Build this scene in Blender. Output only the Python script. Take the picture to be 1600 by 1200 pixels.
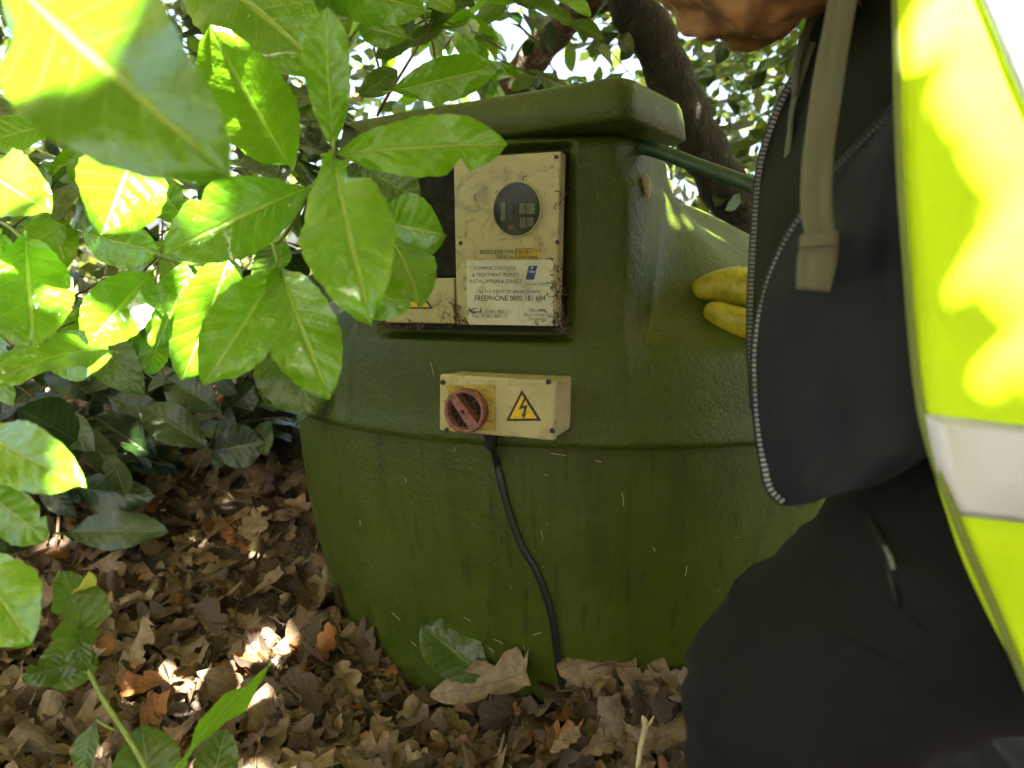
import bpy, bmesh, math, random
import numpy as np
from mathutils import Vector, Matrix

random.seed(7); RNG = np.random.default_rng(11)
for o in list(bpy.data.objects): bpy.data.objects.remove(o)
scene = bpy.context.scene
COL = scene.collection
rad = math.radians

# ------------------------------------------------------------------ camera, sky, sun, exposure
H = 0.78                       # camera height above the low ground by the tank
FPX = 1208.0                   # focal length in pixels of the 1600 px photograph
PITCH = rad(7.0)
cp, sp = math.cos(PITCH), math.sin(PITCH)
cam_data = bpy.data.cameras.new('camera')
cam_data.sensor_fit = 'HORIZONTAL'; cam_data.sensor_width = 36.0
cam_data.lens = 36.0 * FPX / 1600.0
cam_data.clip_start = 0.02; cam_data.clip_end = 400.0
cam_data.dof.use_dof = True; cam_data.dof.focus_distance = 1.15; cam_data.dof.aperture_fstop = 5.0
cam = bpy.data.objects.new('camera', cam_data); COL.objects.link(cam)
cam.location = (0, 0, H); cam.rotation_euler = (math.pi/2 - PITCH, 0, 0)
scene.camera = cam

SUN = Vector((0.16, -0.56, 0.81)).normalized()      # towards the sun
world = bpy.data.worlds.new('World'); scene.world = world; world.use_nodes = True
wn = world.node_tree
bg = wn.nodes['Background']
sky = wn.nodes.new('ShaderNodeTexSky'); sky.sky_type = 'NISHITA'; sky.sun_disc = False
sky.sun_elevation = math.asin(SUN.z); sky.sun_rotation = math.atan2(SUN.x, SUN.y)
sky.air_density = 1.0; sky.dust_density = 8.0; sky.ozone_density = 0.0
wn.links.new(sky.outputs[0], bg.inputs['Color']); bg.inputs['Strength'].default_value = 0.05
sd = bpy.data.lights.new('sun', 'SUN'); sd.energy = 5.0; sd.angle = rad(0.53); sd.color = (1.0, 0.95, 0.86)
sun = bpy.data.objects.new('sun', sd); COL.objects.link(sun)
sun.rotation_euler = SUN.to_track_quat('Z', 'Y').to_euler()
scene.view_settings.view_transform = 'Standard'; scene.view_settings.look = 'None'
scene.view_settings.gamma = 1.0; scene.view_settings.use_curve_mapping = False
scene.view_settings.exposure = 4.3
scene.cycles.max_bounces = 4; scene.cycles.diffuse_bounces = 3; scene.cycles.glossy_bounces = 2; scene.cycles.transmission_bounces = 3; scene.cycles.transparent_max_bounces = 4
scene.cycles.sample_clamp_indirect = 4.0; scene.cycles.use_adaptive_sampling = True; scene.cycles.adaptive_threshold = .03

# ------------------------------------------------------------------ geometry helpers
def at(x, y, d):
    """world point seen at pixel (x, y) of the 1600x1200 photograph at depth d metres"""
    u = (x - 800.0)/FPX; v = (600.0 - y)/FPX
    return Vector((u*d, (cp + v*sp)*d, (v*cp - sp)*d + H))
CAM = Vector((0, 0, H))

def empty(name, loc, label=None, cat=None, group=None):
    o = bpy.data.objects.new(name, None); COL.objects.link(o); o.location = loc
    o.empty_display_size = 0.05
    tag(o, label, cat, group); return o
def tag(o, label=None, cat=None, group=None, kind=None):
    if label: o['label'] = label
    if cat: o['category'] = cat
    if group: o['group'] = group
    if kind: o['kind'] = kind
    return o
WLOC = {}
def wloc(o):
    return Vector((0, 0, 0)) if o is None else (o.location + wloc(o.parent))
def link(name, me, mat, parent=None, M=None):
    """link a mesh; M is its WORLD matrix (default: the mesh is in world coordinates)"""
    o = bpy.data.objects.new(name, me); COL.objects.link(o)
    if mat is not None and len(me.materials) == 0: me.materials.append(mat)
    if parent is not None:
        o.parent = parent
    if M is not None:
        o.matrix_basis = Matrix.Translation(-wloc(parent)) @ M
    else:
        o.location = -wloc(parent) if parent is not None else (0, 0, 0)
    return o
def recentre(me, loc):
    me.transform(Matrix.Translation(-Vector(loc)))
def mesh(name, verts, faces, smooth=True, uv=None, rnd=None):
    me = bpy.data.meshes.new(name)
    me.from_pydata([tuple(v) for v in verts], [], faces)
    if smooth: me.polygons.foreach_set('use_smooth', [True]*len(me.polygons))
    if uv is not None:
        l = me.uv_layers.new(name='UVMap')
        idx = np.empty(len(me.loops), dtype=np.int32); me.loops.foreach_get('vertex_index', idx)
        l.data.foreach_set('uv', np.asarray(uv, dtype=np.float32)[idx].ravel())
    if rnd is not None:
        a = me.attributes.new('rnd', 'FLOAT', 'POINT'); a.data.foreach_set('value', np.asarray(rnd, dtype=np.float32))
    me.update(); return me

class MB:
    """collects pieces that form one part"""
    def __init__(s): s.v = []; s.f = []
    def add(s, verts, faces):
        b = len(s.v); s.v += [Vector(v) for v in verts]; s.f += [tuple(i + b for i in f) for f in faces]
    def tube(s, pts, radii, n=8, cap=True):
        pts = [Vector(p) for p in pts]
        if not hasattr(radii, '__len__'): radii = [radii]*len(pts)
        V = []; F = []; prev = None
        for i, p in enumerate(pts):
            t = (pts[min(i+1, len(pts)-1)] - pts[max(i-1, 0)])
            t = t.normalized() if t.length > 1e-9 else Vector((0, 0, 1))
            if prev is None:
                a = Vector((0, 0, 1)) if abs(t.z) < .9 else Vector((1, 0, 0))
                prev = (a - t*a.dot(t)).normalized()
            else:
                prev = (prev - t*prev.dot(t)).normalized()
            b = t.cross(prev)
            for k in range(n):
                an = 2*math.pi*k/n
                V.append(p + (prev*math.cos(an) + b*math.sin(an))*radii[i])
        for i in range(len(pts)-1):
            for k in range(n):
                k2 = (k+1) % n
                F.append((i*n+k, i*n+k2, (i+1)*n+k2, (i+1)*n+k))
        if cap:
            F.append(tuple(range(n))[::-1]); F.append(tuple(range((len(pts)-1)*n, len(pts)*n)))
        s.add(V, F); return s
    def build(s, name, mat, parent=None, smooth=True):
        return link(name, mesh(name, s.v, s.f, smooth), mat, parent)

def smoothpath(pts, n=8):
    """Catmull-Rom through 3D points"""
    P = [Vector(p) for p in pts]; P = [P[0]*2 - P[1]] + P + [P[-1]*2 - P[-2]]; out = []
    for i in range(1, len(P)-2):
        for k in range(n):
            t = k/n; a, b, c, d = P[i-1], P[i], P[i+1], P[i+2]
            out.append(0.5*((2*b) + (c-a)*t + (2*a-5*b+4*c-d)*t*t + (3*b-a-3*c+d)*t**3))
    out.append(P[-2]); return out

def rounded_box_mesh(name, sx, sy, sz, r=0.004, seg=3):
    bm = bmesh.new(); bmesh.ops.create_cube(bm, size=1.0)
    bmesh.ops.scale(bm, vec=(sx, sy, sz), verts=bm.verts)
    bmesh.ops.bevel(bm, geom=list(bm.edges), offset=r, segments=seg, profile=0.5, affect='EDGES')
    me = bpy.data.meshes.new(name); bm.to_mesh(me); bm.free()
    me.polygons.foreach_set('use_smooth', [False]*len(me.polygons)); return me

# ------------------------------------------------------------------ materials
class NT:
    def __init__(s, name):
        s.m = bpy.data.materials.new(name); s.m.use_nodes = True; s.t = s.m.node_tree
        s.b = s.t.nodes['Principled BSDF']; s.out = s.t.nodes['Material Output']
    def n(s, kind, **kw):
        nd = s.t.nodes.new(kind)
        for k, v in kw.items():
            if k.startswith('i_'):
                key = k[2:]
                nd.inputs[int(key) if key.isdigit() else key.replace('_', ' ')].default_value = v
            else: setattr(nd, k, v)
        return nd
    def l(s, a, b): s.t.links.new(a, b)
    def setv(s, **kw):
        for k, v in kw.items(): s.b.inputs[k.replace('_', ' ')].default_value = v
    def math(s, op, a, b=None, c=None, clamp=False):
        nd = s.t.nodes.new('ShaderNodeMath'); nd.operation = op; nd.use_clamp = clamp
        for i, x in enumerate((a, b, c)):
            if x is None: continue
            if isinstance(x, (int, float)): nd.inputs[i].default_value = x
            else: s.l(x, nd.inputs[i])
        return nd.outputs[0]
    def mix(s, fac, a, b, blend='MIX'):
        nd = s.t.nodes.new('ShaderNodeMix'); nd.data_type = 'RGBA'; nd.blend_type = blend
        for sock, x in ((nd.inputs[0], fac), (nd.inputs[6], a), (nd.inputs[7], b)):
            if isinstance(x, (int, float)): sock.default_value = x
            elif isinstance(x, tuple): sock.default_value = x if len(x) == 4 else (*x, 1)
            else: s.l(x, sock)
        return nd.outputs[2]
    def noise(s, scale, detail=4, rough=.55, vec=None, dist=0.0):
        nd = s.n('ShaderNodeTexNoise'); nd.inputs['Scale'].default_value = scale
        nd.inputs['Detail'].default_value = min(detail, 3.5); nd.inputs['Roughness'].default_value = rough
        nd.inputs['Distortion'].default_value = dist
        if vec is not None: s.l(vec, nd.inputs['Vector'])
        return nd.outputs['Fac']
    def ramp(s, fac, stops):
        nd = s.n('ShaderNodeValToRGB'); cr = nd.color_ramp
        while len(cr.elements) < len(stops): cr.elements.new(.5)
        for e, (p, c) in zip(cr.elements, stops):
            e.position = p; e.color = (c, c, c, 1) if isinstance(c, (int, float)) else (*c, 1)
        s.l(fac, nd.inputs[0]); return nd.outputs[0]
    def coords(s, kind='Object', scale=None):
        tc = s.n('ShaderNodeTexCoord'); o = tc.outputs[kind]
        if scale:
            mp = s.n('ShaderNodeMapping'); mp.inputs['Scale'].default_value = scale; s.l(o, mp.inputs[0]); o = mp.outputs[0]
        return o
    def geo(s, scale=None):
        g = s.n('ShaderNodeNewGeometry'); o = g.outputs['Position']
        if scale:
            mp = s.n('ShaderNodeMapping'); mp.inputs['Scale'].default_value = scale; s.l(o, mp.inputs[0]); o = mp.outputs[0]
        return o
    def bump(s, h, strength=.3, dist=.002, normal=None):
        b = s.n('ShaderNodeBump'); b.inputs['Strength'].default_value = strength; b.inputs['Distance'].default_value = dist
        s.l(h, b.inputs['Height'])
        if normal is not None: s.l(normal, b.inputs['Normal'])
        return b.outputs[0]

def simple(name, col, rough=.6, metallic=0.0, var=.25, scale=40, bump=0.0, bscale=None, spec=.5):
    t = NT(name); t.setv(Roughness=rough, Metallic=metallic); t.b.inputs['Specular IOR Level'].default_value = spec
    p = t.geo(); f = t.noise(scale, 5, .6, p)
    t.l(t.mix(t.ramp(f, [(.3, 0.0), (.7, 1.0)]), tuple(c*(1-var) for c in col), tuple(min(1, c*(1+var)) for c in col)), t.b.inputs['Base Color'])
    if bump: t.l(t.bump(t.noise(bscale or scale*4, 4, .6, p), bump, .002), t.b.inputs['Normal'])
    return t.m

def leaf_material(name, dark, light, trans=.35, rough=.32, vein=(.30, .42, .10), coat=.15):
    t = NT(name)
    uvn = t.n('ShaderNodeUVMap'); sep = t.n('ShaderNodeSeparateXYZ'); t.l(uvn.outputs[0], sep.inputs[0])
    u = t.math('ABSOLUTE', t.math('SUBTRACT', t.math('MULTIPLY', sep.outputs[0], 2.0), 1.0)); v = sep.outputs[1]
    oi = t.n('ShaderNodeObjectInfo'); at_ = t.n('ShaderNodeAttribute', attribute_name='rnd')
    r = t.math('FRACT', t.math('ADD', oi.outputs['Random'], at_.outputs['Fac']))
    p = t.geo()
    blot = t.noise(26, 2, .6, p)
    mixf = t.math('ADD', t.math('MULTIPLY', r, .75), t.math('MULTIPLY', t.math('SUBTRACT', blot, .5), .55), clamp=True)
    col = t.mix(mixf, dark, light)
    wob = t.math('MULTIPLY', t.math('SUBTRACT', blot, .5), .25)
    s = t.math('FRACT', t.math('ADD', t.math('SUBTRACT', t.math('MULTIPLY', v, 8.5), t.math('MULTIPLY', t.math('POWER', u, .8), 1.7)), wob))
    tri = t.math('ABSOLUTE', t.math('SUBTRACT', s, .5))                     # .5 on a vein
    lat = t.ramp(tri, [(.425, 0.0), (.5, 1.0)])
    mid = t.ramp(u, [(.0, 1.0), (.035, .85), (.075, 0.0)])
    lat_f = t.math('MULTIPLY', lat, .24)
    vm = t.math('MAXIMUM', t.math('MULTIPLY', mid, .8), lat_f)
    col = t.mix(vm, col, vein)
    # brown flecks and scars
    fine = t.noise(90, 3, .65, p); fl = t.ramp(fine, [(.72, 0.0), (.76, 1.0)])
    col = t.mix(t.math('MULTIPLY', fl, .55), col, (.10, .075, .02))
    t.l(col, t.b.inputs['Base Color'])
    rg = t.math('ADD', t.math('MULTIPLY', fine, .30), rough - .15)
    t.l(rg, t.b.inputs['Roughness']); t.b.inputs['Specular IOR Level'].default_value = .6; t.b.inputs['Coat Weight'].default_value = coat; t.b.inputs['Coat Roughness'].default_value = .14
    hgt = t.math('ADD', t.math('MULTIPLY', tri, -.6), t.math('MULTIPLY', fine, 1.0))
    hgt = t.math('SUBTRACT', hgt, t.math('MULTIPLY', mid, .6))
    bn = t.bump(hgt, .75, .0030); t.l(bn, t.b.inputs['Normal'])
    tr = t.n('ShaderNodeBsdfTranslucent')
    t.l(t.mix(.55, col, tuple(min(1, c*1.9) for c in light)), tr.inputs['Color']); t.l(bn, tr.inputs['Normal'])
    mx = t.n('ShaderNodeMixShader', i_0=trans); t.l(t.b.outputs[0], mx.inputs[1]); t.l(tr.outputs[0], mx.inputs[2])
    t.l(mx.outputs[0], t.out.inputs['Surface'])
    return t.m

M = {}
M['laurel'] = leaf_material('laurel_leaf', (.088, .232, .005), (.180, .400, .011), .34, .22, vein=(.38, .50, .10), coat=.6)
M['laurel_old_shade'] = leaf_material('laurel_leaf_old_shade', (.008, .026, .004), (.022, .058, .007), .22, .42, (.06, .11, .03))  # older leaves, with the shade under the shrubs darkened into the colour
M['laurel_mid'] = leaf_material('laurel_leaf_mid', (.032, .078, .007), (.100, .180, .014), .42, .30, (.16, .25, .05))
def mass_material(name, dark, light, trans, tcol=None):
    t = NT(name); at_ = t.n('ShaderNodeAttribute', attribute_name='rnd'); col = t.mix(at_.outputs['Fac'], dark, light)
    t.l(col, t.b.inputs['Base Color']); t.setv(Roughness=.35)
    tr = t.n('ShaderNodeBsdfTranslucent'); t.l(col, tr.inputs['Color'])
    if tcol:
        t.t.links.remove(tr.inputs['Color'].links[0]); tr.inputs['Color'].default_value = (*tcol, 1)
    mx = t.n('ShaderNodeMixShader', i_0=trans); t.l(t.b.outputs[0], mx.inputs[1]); t.l(tr.outputs[0], mx.inputs[2]); t.l(mx.outputs[0], t.out.inputs['Surface']); return t.m
M['crown'] = mass_material('added_canopy_leaf', (.07, .09, .010), (.15, .16, .015), .5, (.46, .44, .03))  # leaves of the added canopy overhead
M['far_leaf'] = mass_material('undergrowth_leaf', (.04, .07, .008), (.13, .16, .02), .45)
M['stem'] = simple('green_stem', (.17, .24, .04), .5, var=.3, scale=60)
M['twig'] = simple('brown_twig', (.10, .065, .03), .8, var=.4, scale=80, bump=.5)

def oak_material(name, fixed=None):
    t = NT(name)
    uvn = t.n('ShaderNodeUVMap'); sep = t.n('ShaderNodeSeparateXYZ'); t.l(uvn.outputs[0], sep.inputs[0])
    u = t.math('ABSOLUTE', t.math('SUBTRACT', t.math('MULTIPLY', sep.outputs[0], 2.0), 1.0)); v = sep.outputs[1]
    oi = t.n('ShaderNodeObjectInfo'); at_ = t.n('ShaderNodeAttribute', attribute_name='rnd')
    r = t.math('FRACT', t.math('ADD', oi.outputs['Random'], at_.outputs['Fac']))
    nd = t.n('ShaderNodeValToRGB'); cr = nd.color_ramp
    stops = [(0, (.036, .021, .011)), (.16, (.078, .048, .025)), (.32, (.140, .089, .046)), (.50, (.205, .136, .070)), (.64, (.26, .178, .092)),
             (.77, (.18, .142, .092)), (.88, (.33, .235, .128)), (.94, (.24, .10, .028)), (1.0, (.35, .125, .024))]
    while len(cr.elements) < len(stops): cr.elements.new(.5)
    for e, (p_, c) in zip(cr.elements, stops): e.position = p_; e.color = (*c, 1)
    t.l(r, nd.inputs[0]); p = t.geo()
    if fixed is not None: nd.inputs[0].links and t.t.links.remove(nd.inputs[0].links[0]); nd.inputs[0].default_value = fixed
    col = t.mix(t.ramp(t.noise(55, 5, .65, p), [(.35, 0.0), (.75, .75)]), nd.outputs[0], (.045, .03, .02))
    s = t.math('FRACT', t.math('SUBTRACT', t.math('MULTIPLY', v, 6.0), t.math('MULTIPLY', u, 1.4)))
    tri = t.math('ABSOLUTE', t.math('SUBTRACT', s, .5))
    vm = t.math('MAXIMUM', t.ramp(u, [(0, .6), (.05, .4), (.09, 0.0)]), t.math('MULTIPLY', t.ramp(tri, [(.44, 0.0), (.5, 1.0)]), .3))
    col = t.mix(vm, col, (.10, .06, .03))
    t.l(col, t.b.inputs['Base Color']); t.setv(Roughness=.62)
    t.l(t.bump(t.math('ADD', tri, t.noise(120, 4, .6, p)), .6, .002), t.b.inputs['Normal'])
    tr = t.n('ShaderNodeBsdfTranslucent'); t.l(col, tr.inputs['Color'])
    mx = t.n('ShaderNodeMixShader', i_0=.18); t.l(t.b.outputs[0], mx.inputs[1]); t.l(tr.outputs[0], mx.inputs[2])
    t.l(mx.outputs[0], t.out.inputs['Surface']); return t.m
M['oak'] = oak_material('dead_oak_leaf')

def grp_material(name, streaks):
    t = NT(name); p = t.geo()
    big = t.noise(3.5, 4, .6, p); fine = t.noise(60, 4, .6, p)
    col = t.mix(t.ramp(big, [(.3, 0.0), (.7, 1.0)]), (.031, .050, .0020), (.053, .076, .0045))
    col = t.mix(t.math('MULTIPLY', t.ramp(fine, [(.5, 0.0), (.8, 1.0)]), .25), col, (.03, .045, .008))
    # pale grey-green algae bloom and dirt
    bl = t.ramp(t.noise(7, 6, .65, p), [(.55, 0.0), (.8, 1.0)])
    col = t.mix(t.math('MULTIPLY', bl, .28), col, (.085, .10, .045))
    if streaks:
        q = t.geo((14, 14, .25)); st = t.ramp(t.noise(1.6, 3, .6, q, .1), [(.54, 0.0), (.62, 1.0)])
        col = t.mix(t.math('MULTIPLY', st, .24), col, (.012, .018, .003))
        q2 = t.geo((60, 60, .22)); st2 = t.ramp(t.noise(1.0, 1, .5, q2, .05), [(.62, 0.0), (.70, 1.0)])
        col = t.mix(t.math('MULTIPLY', st2, .38), col, (.008, .011, .003))
    spk = t.ramp(t.noise(220, 2, .5, p), [(.76, 0.0), (.80, 1.0)])
    col = t.mix(t.math('MULTIPLY', spk, .3), col, (.15, .15, .10))
    t.l(col, t.b.inputs['Base Color'])
    rg = t.math('ADD', t.math('MULTIPLY', t.noise(9, 4, .6, p), .30), .34); t.l(rg, t.b.inputs['Roughness']); t.b.inputs['Specular IOR Level'].default_value = .3
    h1 = t.noise(170, 2, .55, p, .3); h2 = t.noise(75, 1.5, .5, p, .2)
    h = t.math('ADD', t.math('MULTIPLY', h1, .5), t.math('MULTIPLY', h2, .6))
    t.l(t.bump(h, .75, .0040 if not streaks else .0024), t.b.inputs['Normal'])
    return t.m
M['grp'] = grp_material('green_fibreglass', False)
M['grp_low'] = grp_material('green_fibreglass_streaked', True)

def cream_material(name, base, dirt):
    t = NT(name); p = t.geo()
    col = t.mix(t.ramp(t.noise(9, 5, .6, p), [(.3, 0.0), (.75, 1.0)]), base, tuple(c*.72 for c in base))
    sm = t.ramp(t.noise(22, 7, .72, p, .8), [(.52, 0.0), (.72, 1.0)])
    col = t.mix(t.math('MULTIPLY', sm, dirt), col, (.10, .085, .035))
    sc = t.ramp(t.noise(70, 4, .7, t.geo((1, 1, .45)), .9), [(.62, 0.0), (.70, 1.0)])
    col = t.mix(t.math('MULTIPLY', sc, dirt*.8), col, (.05, .045, .02))
    t.l(col, t.b.inputs['Base Color']); t.setv(Roughness=.5)
    t.l(t.bump(t.noise(140, 4, .6, p), .2, .001), t.b.inputs['Normal']); return t.m
M['cream'] = cream_material('weathered_cream_plastic', (.44, .40, .215), .75)
M['cream_box'] = cream_material('cream_enclosure', (.49, .44, .22), .5)
M['sticker'] = cream_material('sticker_paper', (.58, .60, .50), .38)
M['ink'] = simple('black_ink', (.022, .022, .02), .6, var=.5, scale=300)
M['grey_ink'] = simple('faded_grey_ink', (.10, .11, .115), .6, var=.5, scale=400)
M['blue_ink'] = simple('navy_ink', (.022, .035, .16), .5, var=.2)
M['white_ink'] = simple('white_print', (.6, .62, .6), .5, var=.1)
M['yellow_sign'] = simple('yellow_print', (.62, .45, .01), .5, var=.2, scale=200)
M['yellow_plate'] = simple('grimy_yellow_plate', (.36, .27, .035), .55, var=.45, scale=120, bump=.2)
M['red_knob'] = simple('faded_red_plastic', (.22, .085, .070), .6, var=.45, scale=90, bump=.3)
M['dark_gap'] = simple('gap_shade', (.012, .012, .008), .9, var=.4)  # near-black colour standing in for shade in gaps and recesses
M['black_plastic'] = simple('black_plastic', (.013, .014, .011), .8, var=.6, scale=60, bump=.4, spec=.2)
M['cable'] = simple('black_rubber_cable', (.010, .010, .010), .45, var=.3, scale=100)
M['screw'] = simple('corroded_screw', (.035, .033, .025), .6, metallic=.5, var=.5, scale=300)
M['hose'] = simple('dark_green_hose', (.018, .055, .022), .45, var=.45, scale=60, bump=.3)
M['window_dark'] = simple('dark_interior', (.03, .034, .022), .7, var=.5, scale=50)
M['breaker'] = simple('grey_breaker', (.16, .17, .11), .6, var=.3, scale=90)
M['straw'] = simple('dry_straw', (.38, .32, .16), .8, var=.4)
M['debris'] = simple('cobweb_debris', (.10, .075, .045), .95, var=.6, scale=200)
t = NT('window_glass'); t.setv(Roughness=.12, Alpha=.28); t.b.inputs['Base Color'].default_value = (.05, .055, .04, 1); M['glass'] = t.m

def bark_material(name, col, lichen):
    t = NT(name); p = t.geo((1, 1, .35))
    c = t.mix(t.ramp(t.noise(26, 6, .7, p), [(.35, 0.0), (.7, 1.0)]), tuple(x*.4 for x in col), col)
    li = t.ramp(t.noise(24, 5, .65, t.geo()), [(.56, 0.0), (.62, 1.0)])
    c = t.mix(t.math('MULTIPLY', li, lichen), c, (.26, .27, .17))
    t.l(c, t.b.inputs['Base Color']); t.setv(Roughness=.9)
    t.l(t.bump(t.noise(40, 6, .7, p), .9, .02), t.b.inputs['Normal']); return t.m
M['bark'] = bark_material('dark_bark', (.021, .017, .011), .08)
M['bark_lichen'] = bark_material('lichen_bark', (.11, .07, .04), .7)

def cloth(name, col, rough, var, weave, bump, folds=0.0, fs=(8, 8, 8)):
    t = NT(name); p = t.geo()
    c = t.mix(t.ramp(t.noise(5, 5, .6, p), [(.3, 0.0), (.7, 1.0)]), tuple(x*(1-var) for x in col), tuple(min(1, x*(1+var)) for x in col))
    lint = t.ramp(t.noise(260, 2, .5, p), [(.755, 0.0), (.80, 1.0)])
    c = t.mix(t.math('MULTIPLY', lint, .10), c, (.5, .5, .45))
    t.l(c, t.b.inputs['Base Color']); t.setv(Roughness=rough)
    t.b.inputs['Sheen Weight'].default_value = .02; t.b.inputs['Specular IOR Level'].default_value = .18; t.b.inputs['Sheen Roughness'].default_value = .5
    nrm = t.bump(t.noise(weave, 3, .6, p), bump, .0008)
    if folds:
        fo = t.noise(1.0, 2, .5, t.geo(fs), .3); nrm = t.bump(fo, folds, .012, nrm)
    t.l(nrm, t.b.inputs['Normal']); return t.m
M['trousers'] = cloth('black_work_trousers', (.0078, .0082, .0085), .85, .25, 380, .8, .45, (9, 9, 16))
M['jacket'] = cloth('charcoal_softshell', (.0125, .0150, .0205), .65, .35, 380, .8, .35, (9, 9, 14))
M['lining'] = cloth('dark_green_lining', (.016, .019, .011), .85, .3, 600, .5, .3, (5, 5, 9))
M['webbing'] = cloth('grey_webbing', (.135, .142, .095), .8, .2, 900, .9)
M['zip'] = simple('zip_teeth', (.15, .16, .165), .4, metallic=.4, var=.3)
M['hivis'] = cloth('fluorescent_yellow_fabric', (.60, .86, .012), .6, .06, 700, .5, .45, (9, 9, 9))
M['trim'] = cloth('olive_binding', (.16, .20, .05), .7, .2, 700, .5)
t = NT('reflective_tape'); t.setv(Roughness=.42, Metallic=.35); t.b.inputs['Base Color'].default_value = (.50, .53, .57, 1)
t.l(t.bump(t.noise(12, 3, .5, t.geo()), .25, .01), t.b.inputs['Normal']); M['tape'] = t.m
t = NT('yellow_rubber_glove'); p = t.geo(); t.setv(Roughness=.42)
c = t.mix(t.ramp(t.noise(35, 5, .65, p), [(.45, 0.0), (.75, 1.0)]), (.47, .43, .020), (.24, .21, .018))
t.l(c, t.b.inputs['Base Color']); t.l(t.bump(t.noise(1.0, 3, .5, t.geo((130, 40, 40)), .5), .6, .006), t.b.inputs['Normal']); M['glove'] = t.m
t = NT('skin'); p = t.geo(); t.setv(Roughness=.5)
t.l(t.mix(t.ramp(t.noise(30, 4, .6, p), [(.35, 0.0), (.7, 1.0)]), (.42, .20, .11), (.52, .27, .16)), t.b.inputs['Base Color'])
t.b.inputs['Subsurface Weight'].default_value = .15; t.b.inputs['Subsurface Radius'].default_value = (.01, .004, .002); M['skin'] = t.m
M['beard'] = simple('ginger_brown_hair', (.25, .130, .052), .6, var=.5, scale=40)

def ground_material():
    t = NT('leaf_mould'); p = t.geo()
    c = t.mix(t.ramp(t.noise(22, 7, .7, p), [(.3, 0.0), (.7, 1.0)]), (.022, .015, .010), (.085, .055, .035))
    c = t.mix(t.ramp(t.noise(70, 4, .7, p), [(.58, 0.0), (.7, .8)]), c, (.17, .11, .065))
    t.l(c, t.b.inputs['Base Color']); t.setv(Roughness=.95)
    t.l(t.bump(t.noise(45, 6, .7, p), .9, .03), t.b.inputs['Normal']); return t.m
M['ground'] = ground_material()

# ------------------------------------------------------------------ ground
TA = Vector((0.18402, 1.91116, 0))                 # tank axis
def sstep(a, b, x): t = min(1, max(0, (x-a)/(b-a))); return t*t*(3-2*t)
def gauss(x, y, cx, cy, r): return math.exp(-((x-cx)**2 + (y-cy)**2)/(r*r))
_ph = [random.random()*6.28 for _ in range(8)]
def gz(x, y):
    z = 0.0
    z += .27*sstep(1.45, 2.5, y - .15*x)
    z += .06*sstep(-.2, -.9, x)
    z += .125*gauss(x, y, .20, 1.31, .12) + .05*gauss(x, y, -.02, 1.34, .07) - .03*gauss(x, y, -.14, 1.36, .10) + .07*gauss(x, y, -.5, 2.1, .3) + .05*gauss(x, y, -.34, 1.52, .17)
    z += .012*math.sin(9*x+_ph[0]) * math.sin(8*y+_ph[1]) + .008*math.sin(19*x+_ph[2]+5*y)*math.sin(17*y+_ph[3])
    far = max(0, math.hypot(x, y-1.5) - 4)
    return z + .02*far
def axis_coords(n, inner, outer):
    t = np.linspace(-1, 1, n); k = math.asinh(outer/inner*1.0)
    return np.sinh(t*5.2)/math.sinh(5.2)*outer
xs = axis_coords(150, 1, 70); ys = axis_coords(150, 1, 70) + 1.5
gv = [(x, y, gz(x, y)) for y in ys for x in xs]
gf = [(j*150+i, j*150+i+1, (j+1)*150+i+1, (j+1)*150+i) for j in range(149) for i in range(149)]
ground = link('ground', mesh('ground', gv, gf), M['ground']); tag(ground, kind='structure')

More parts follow.
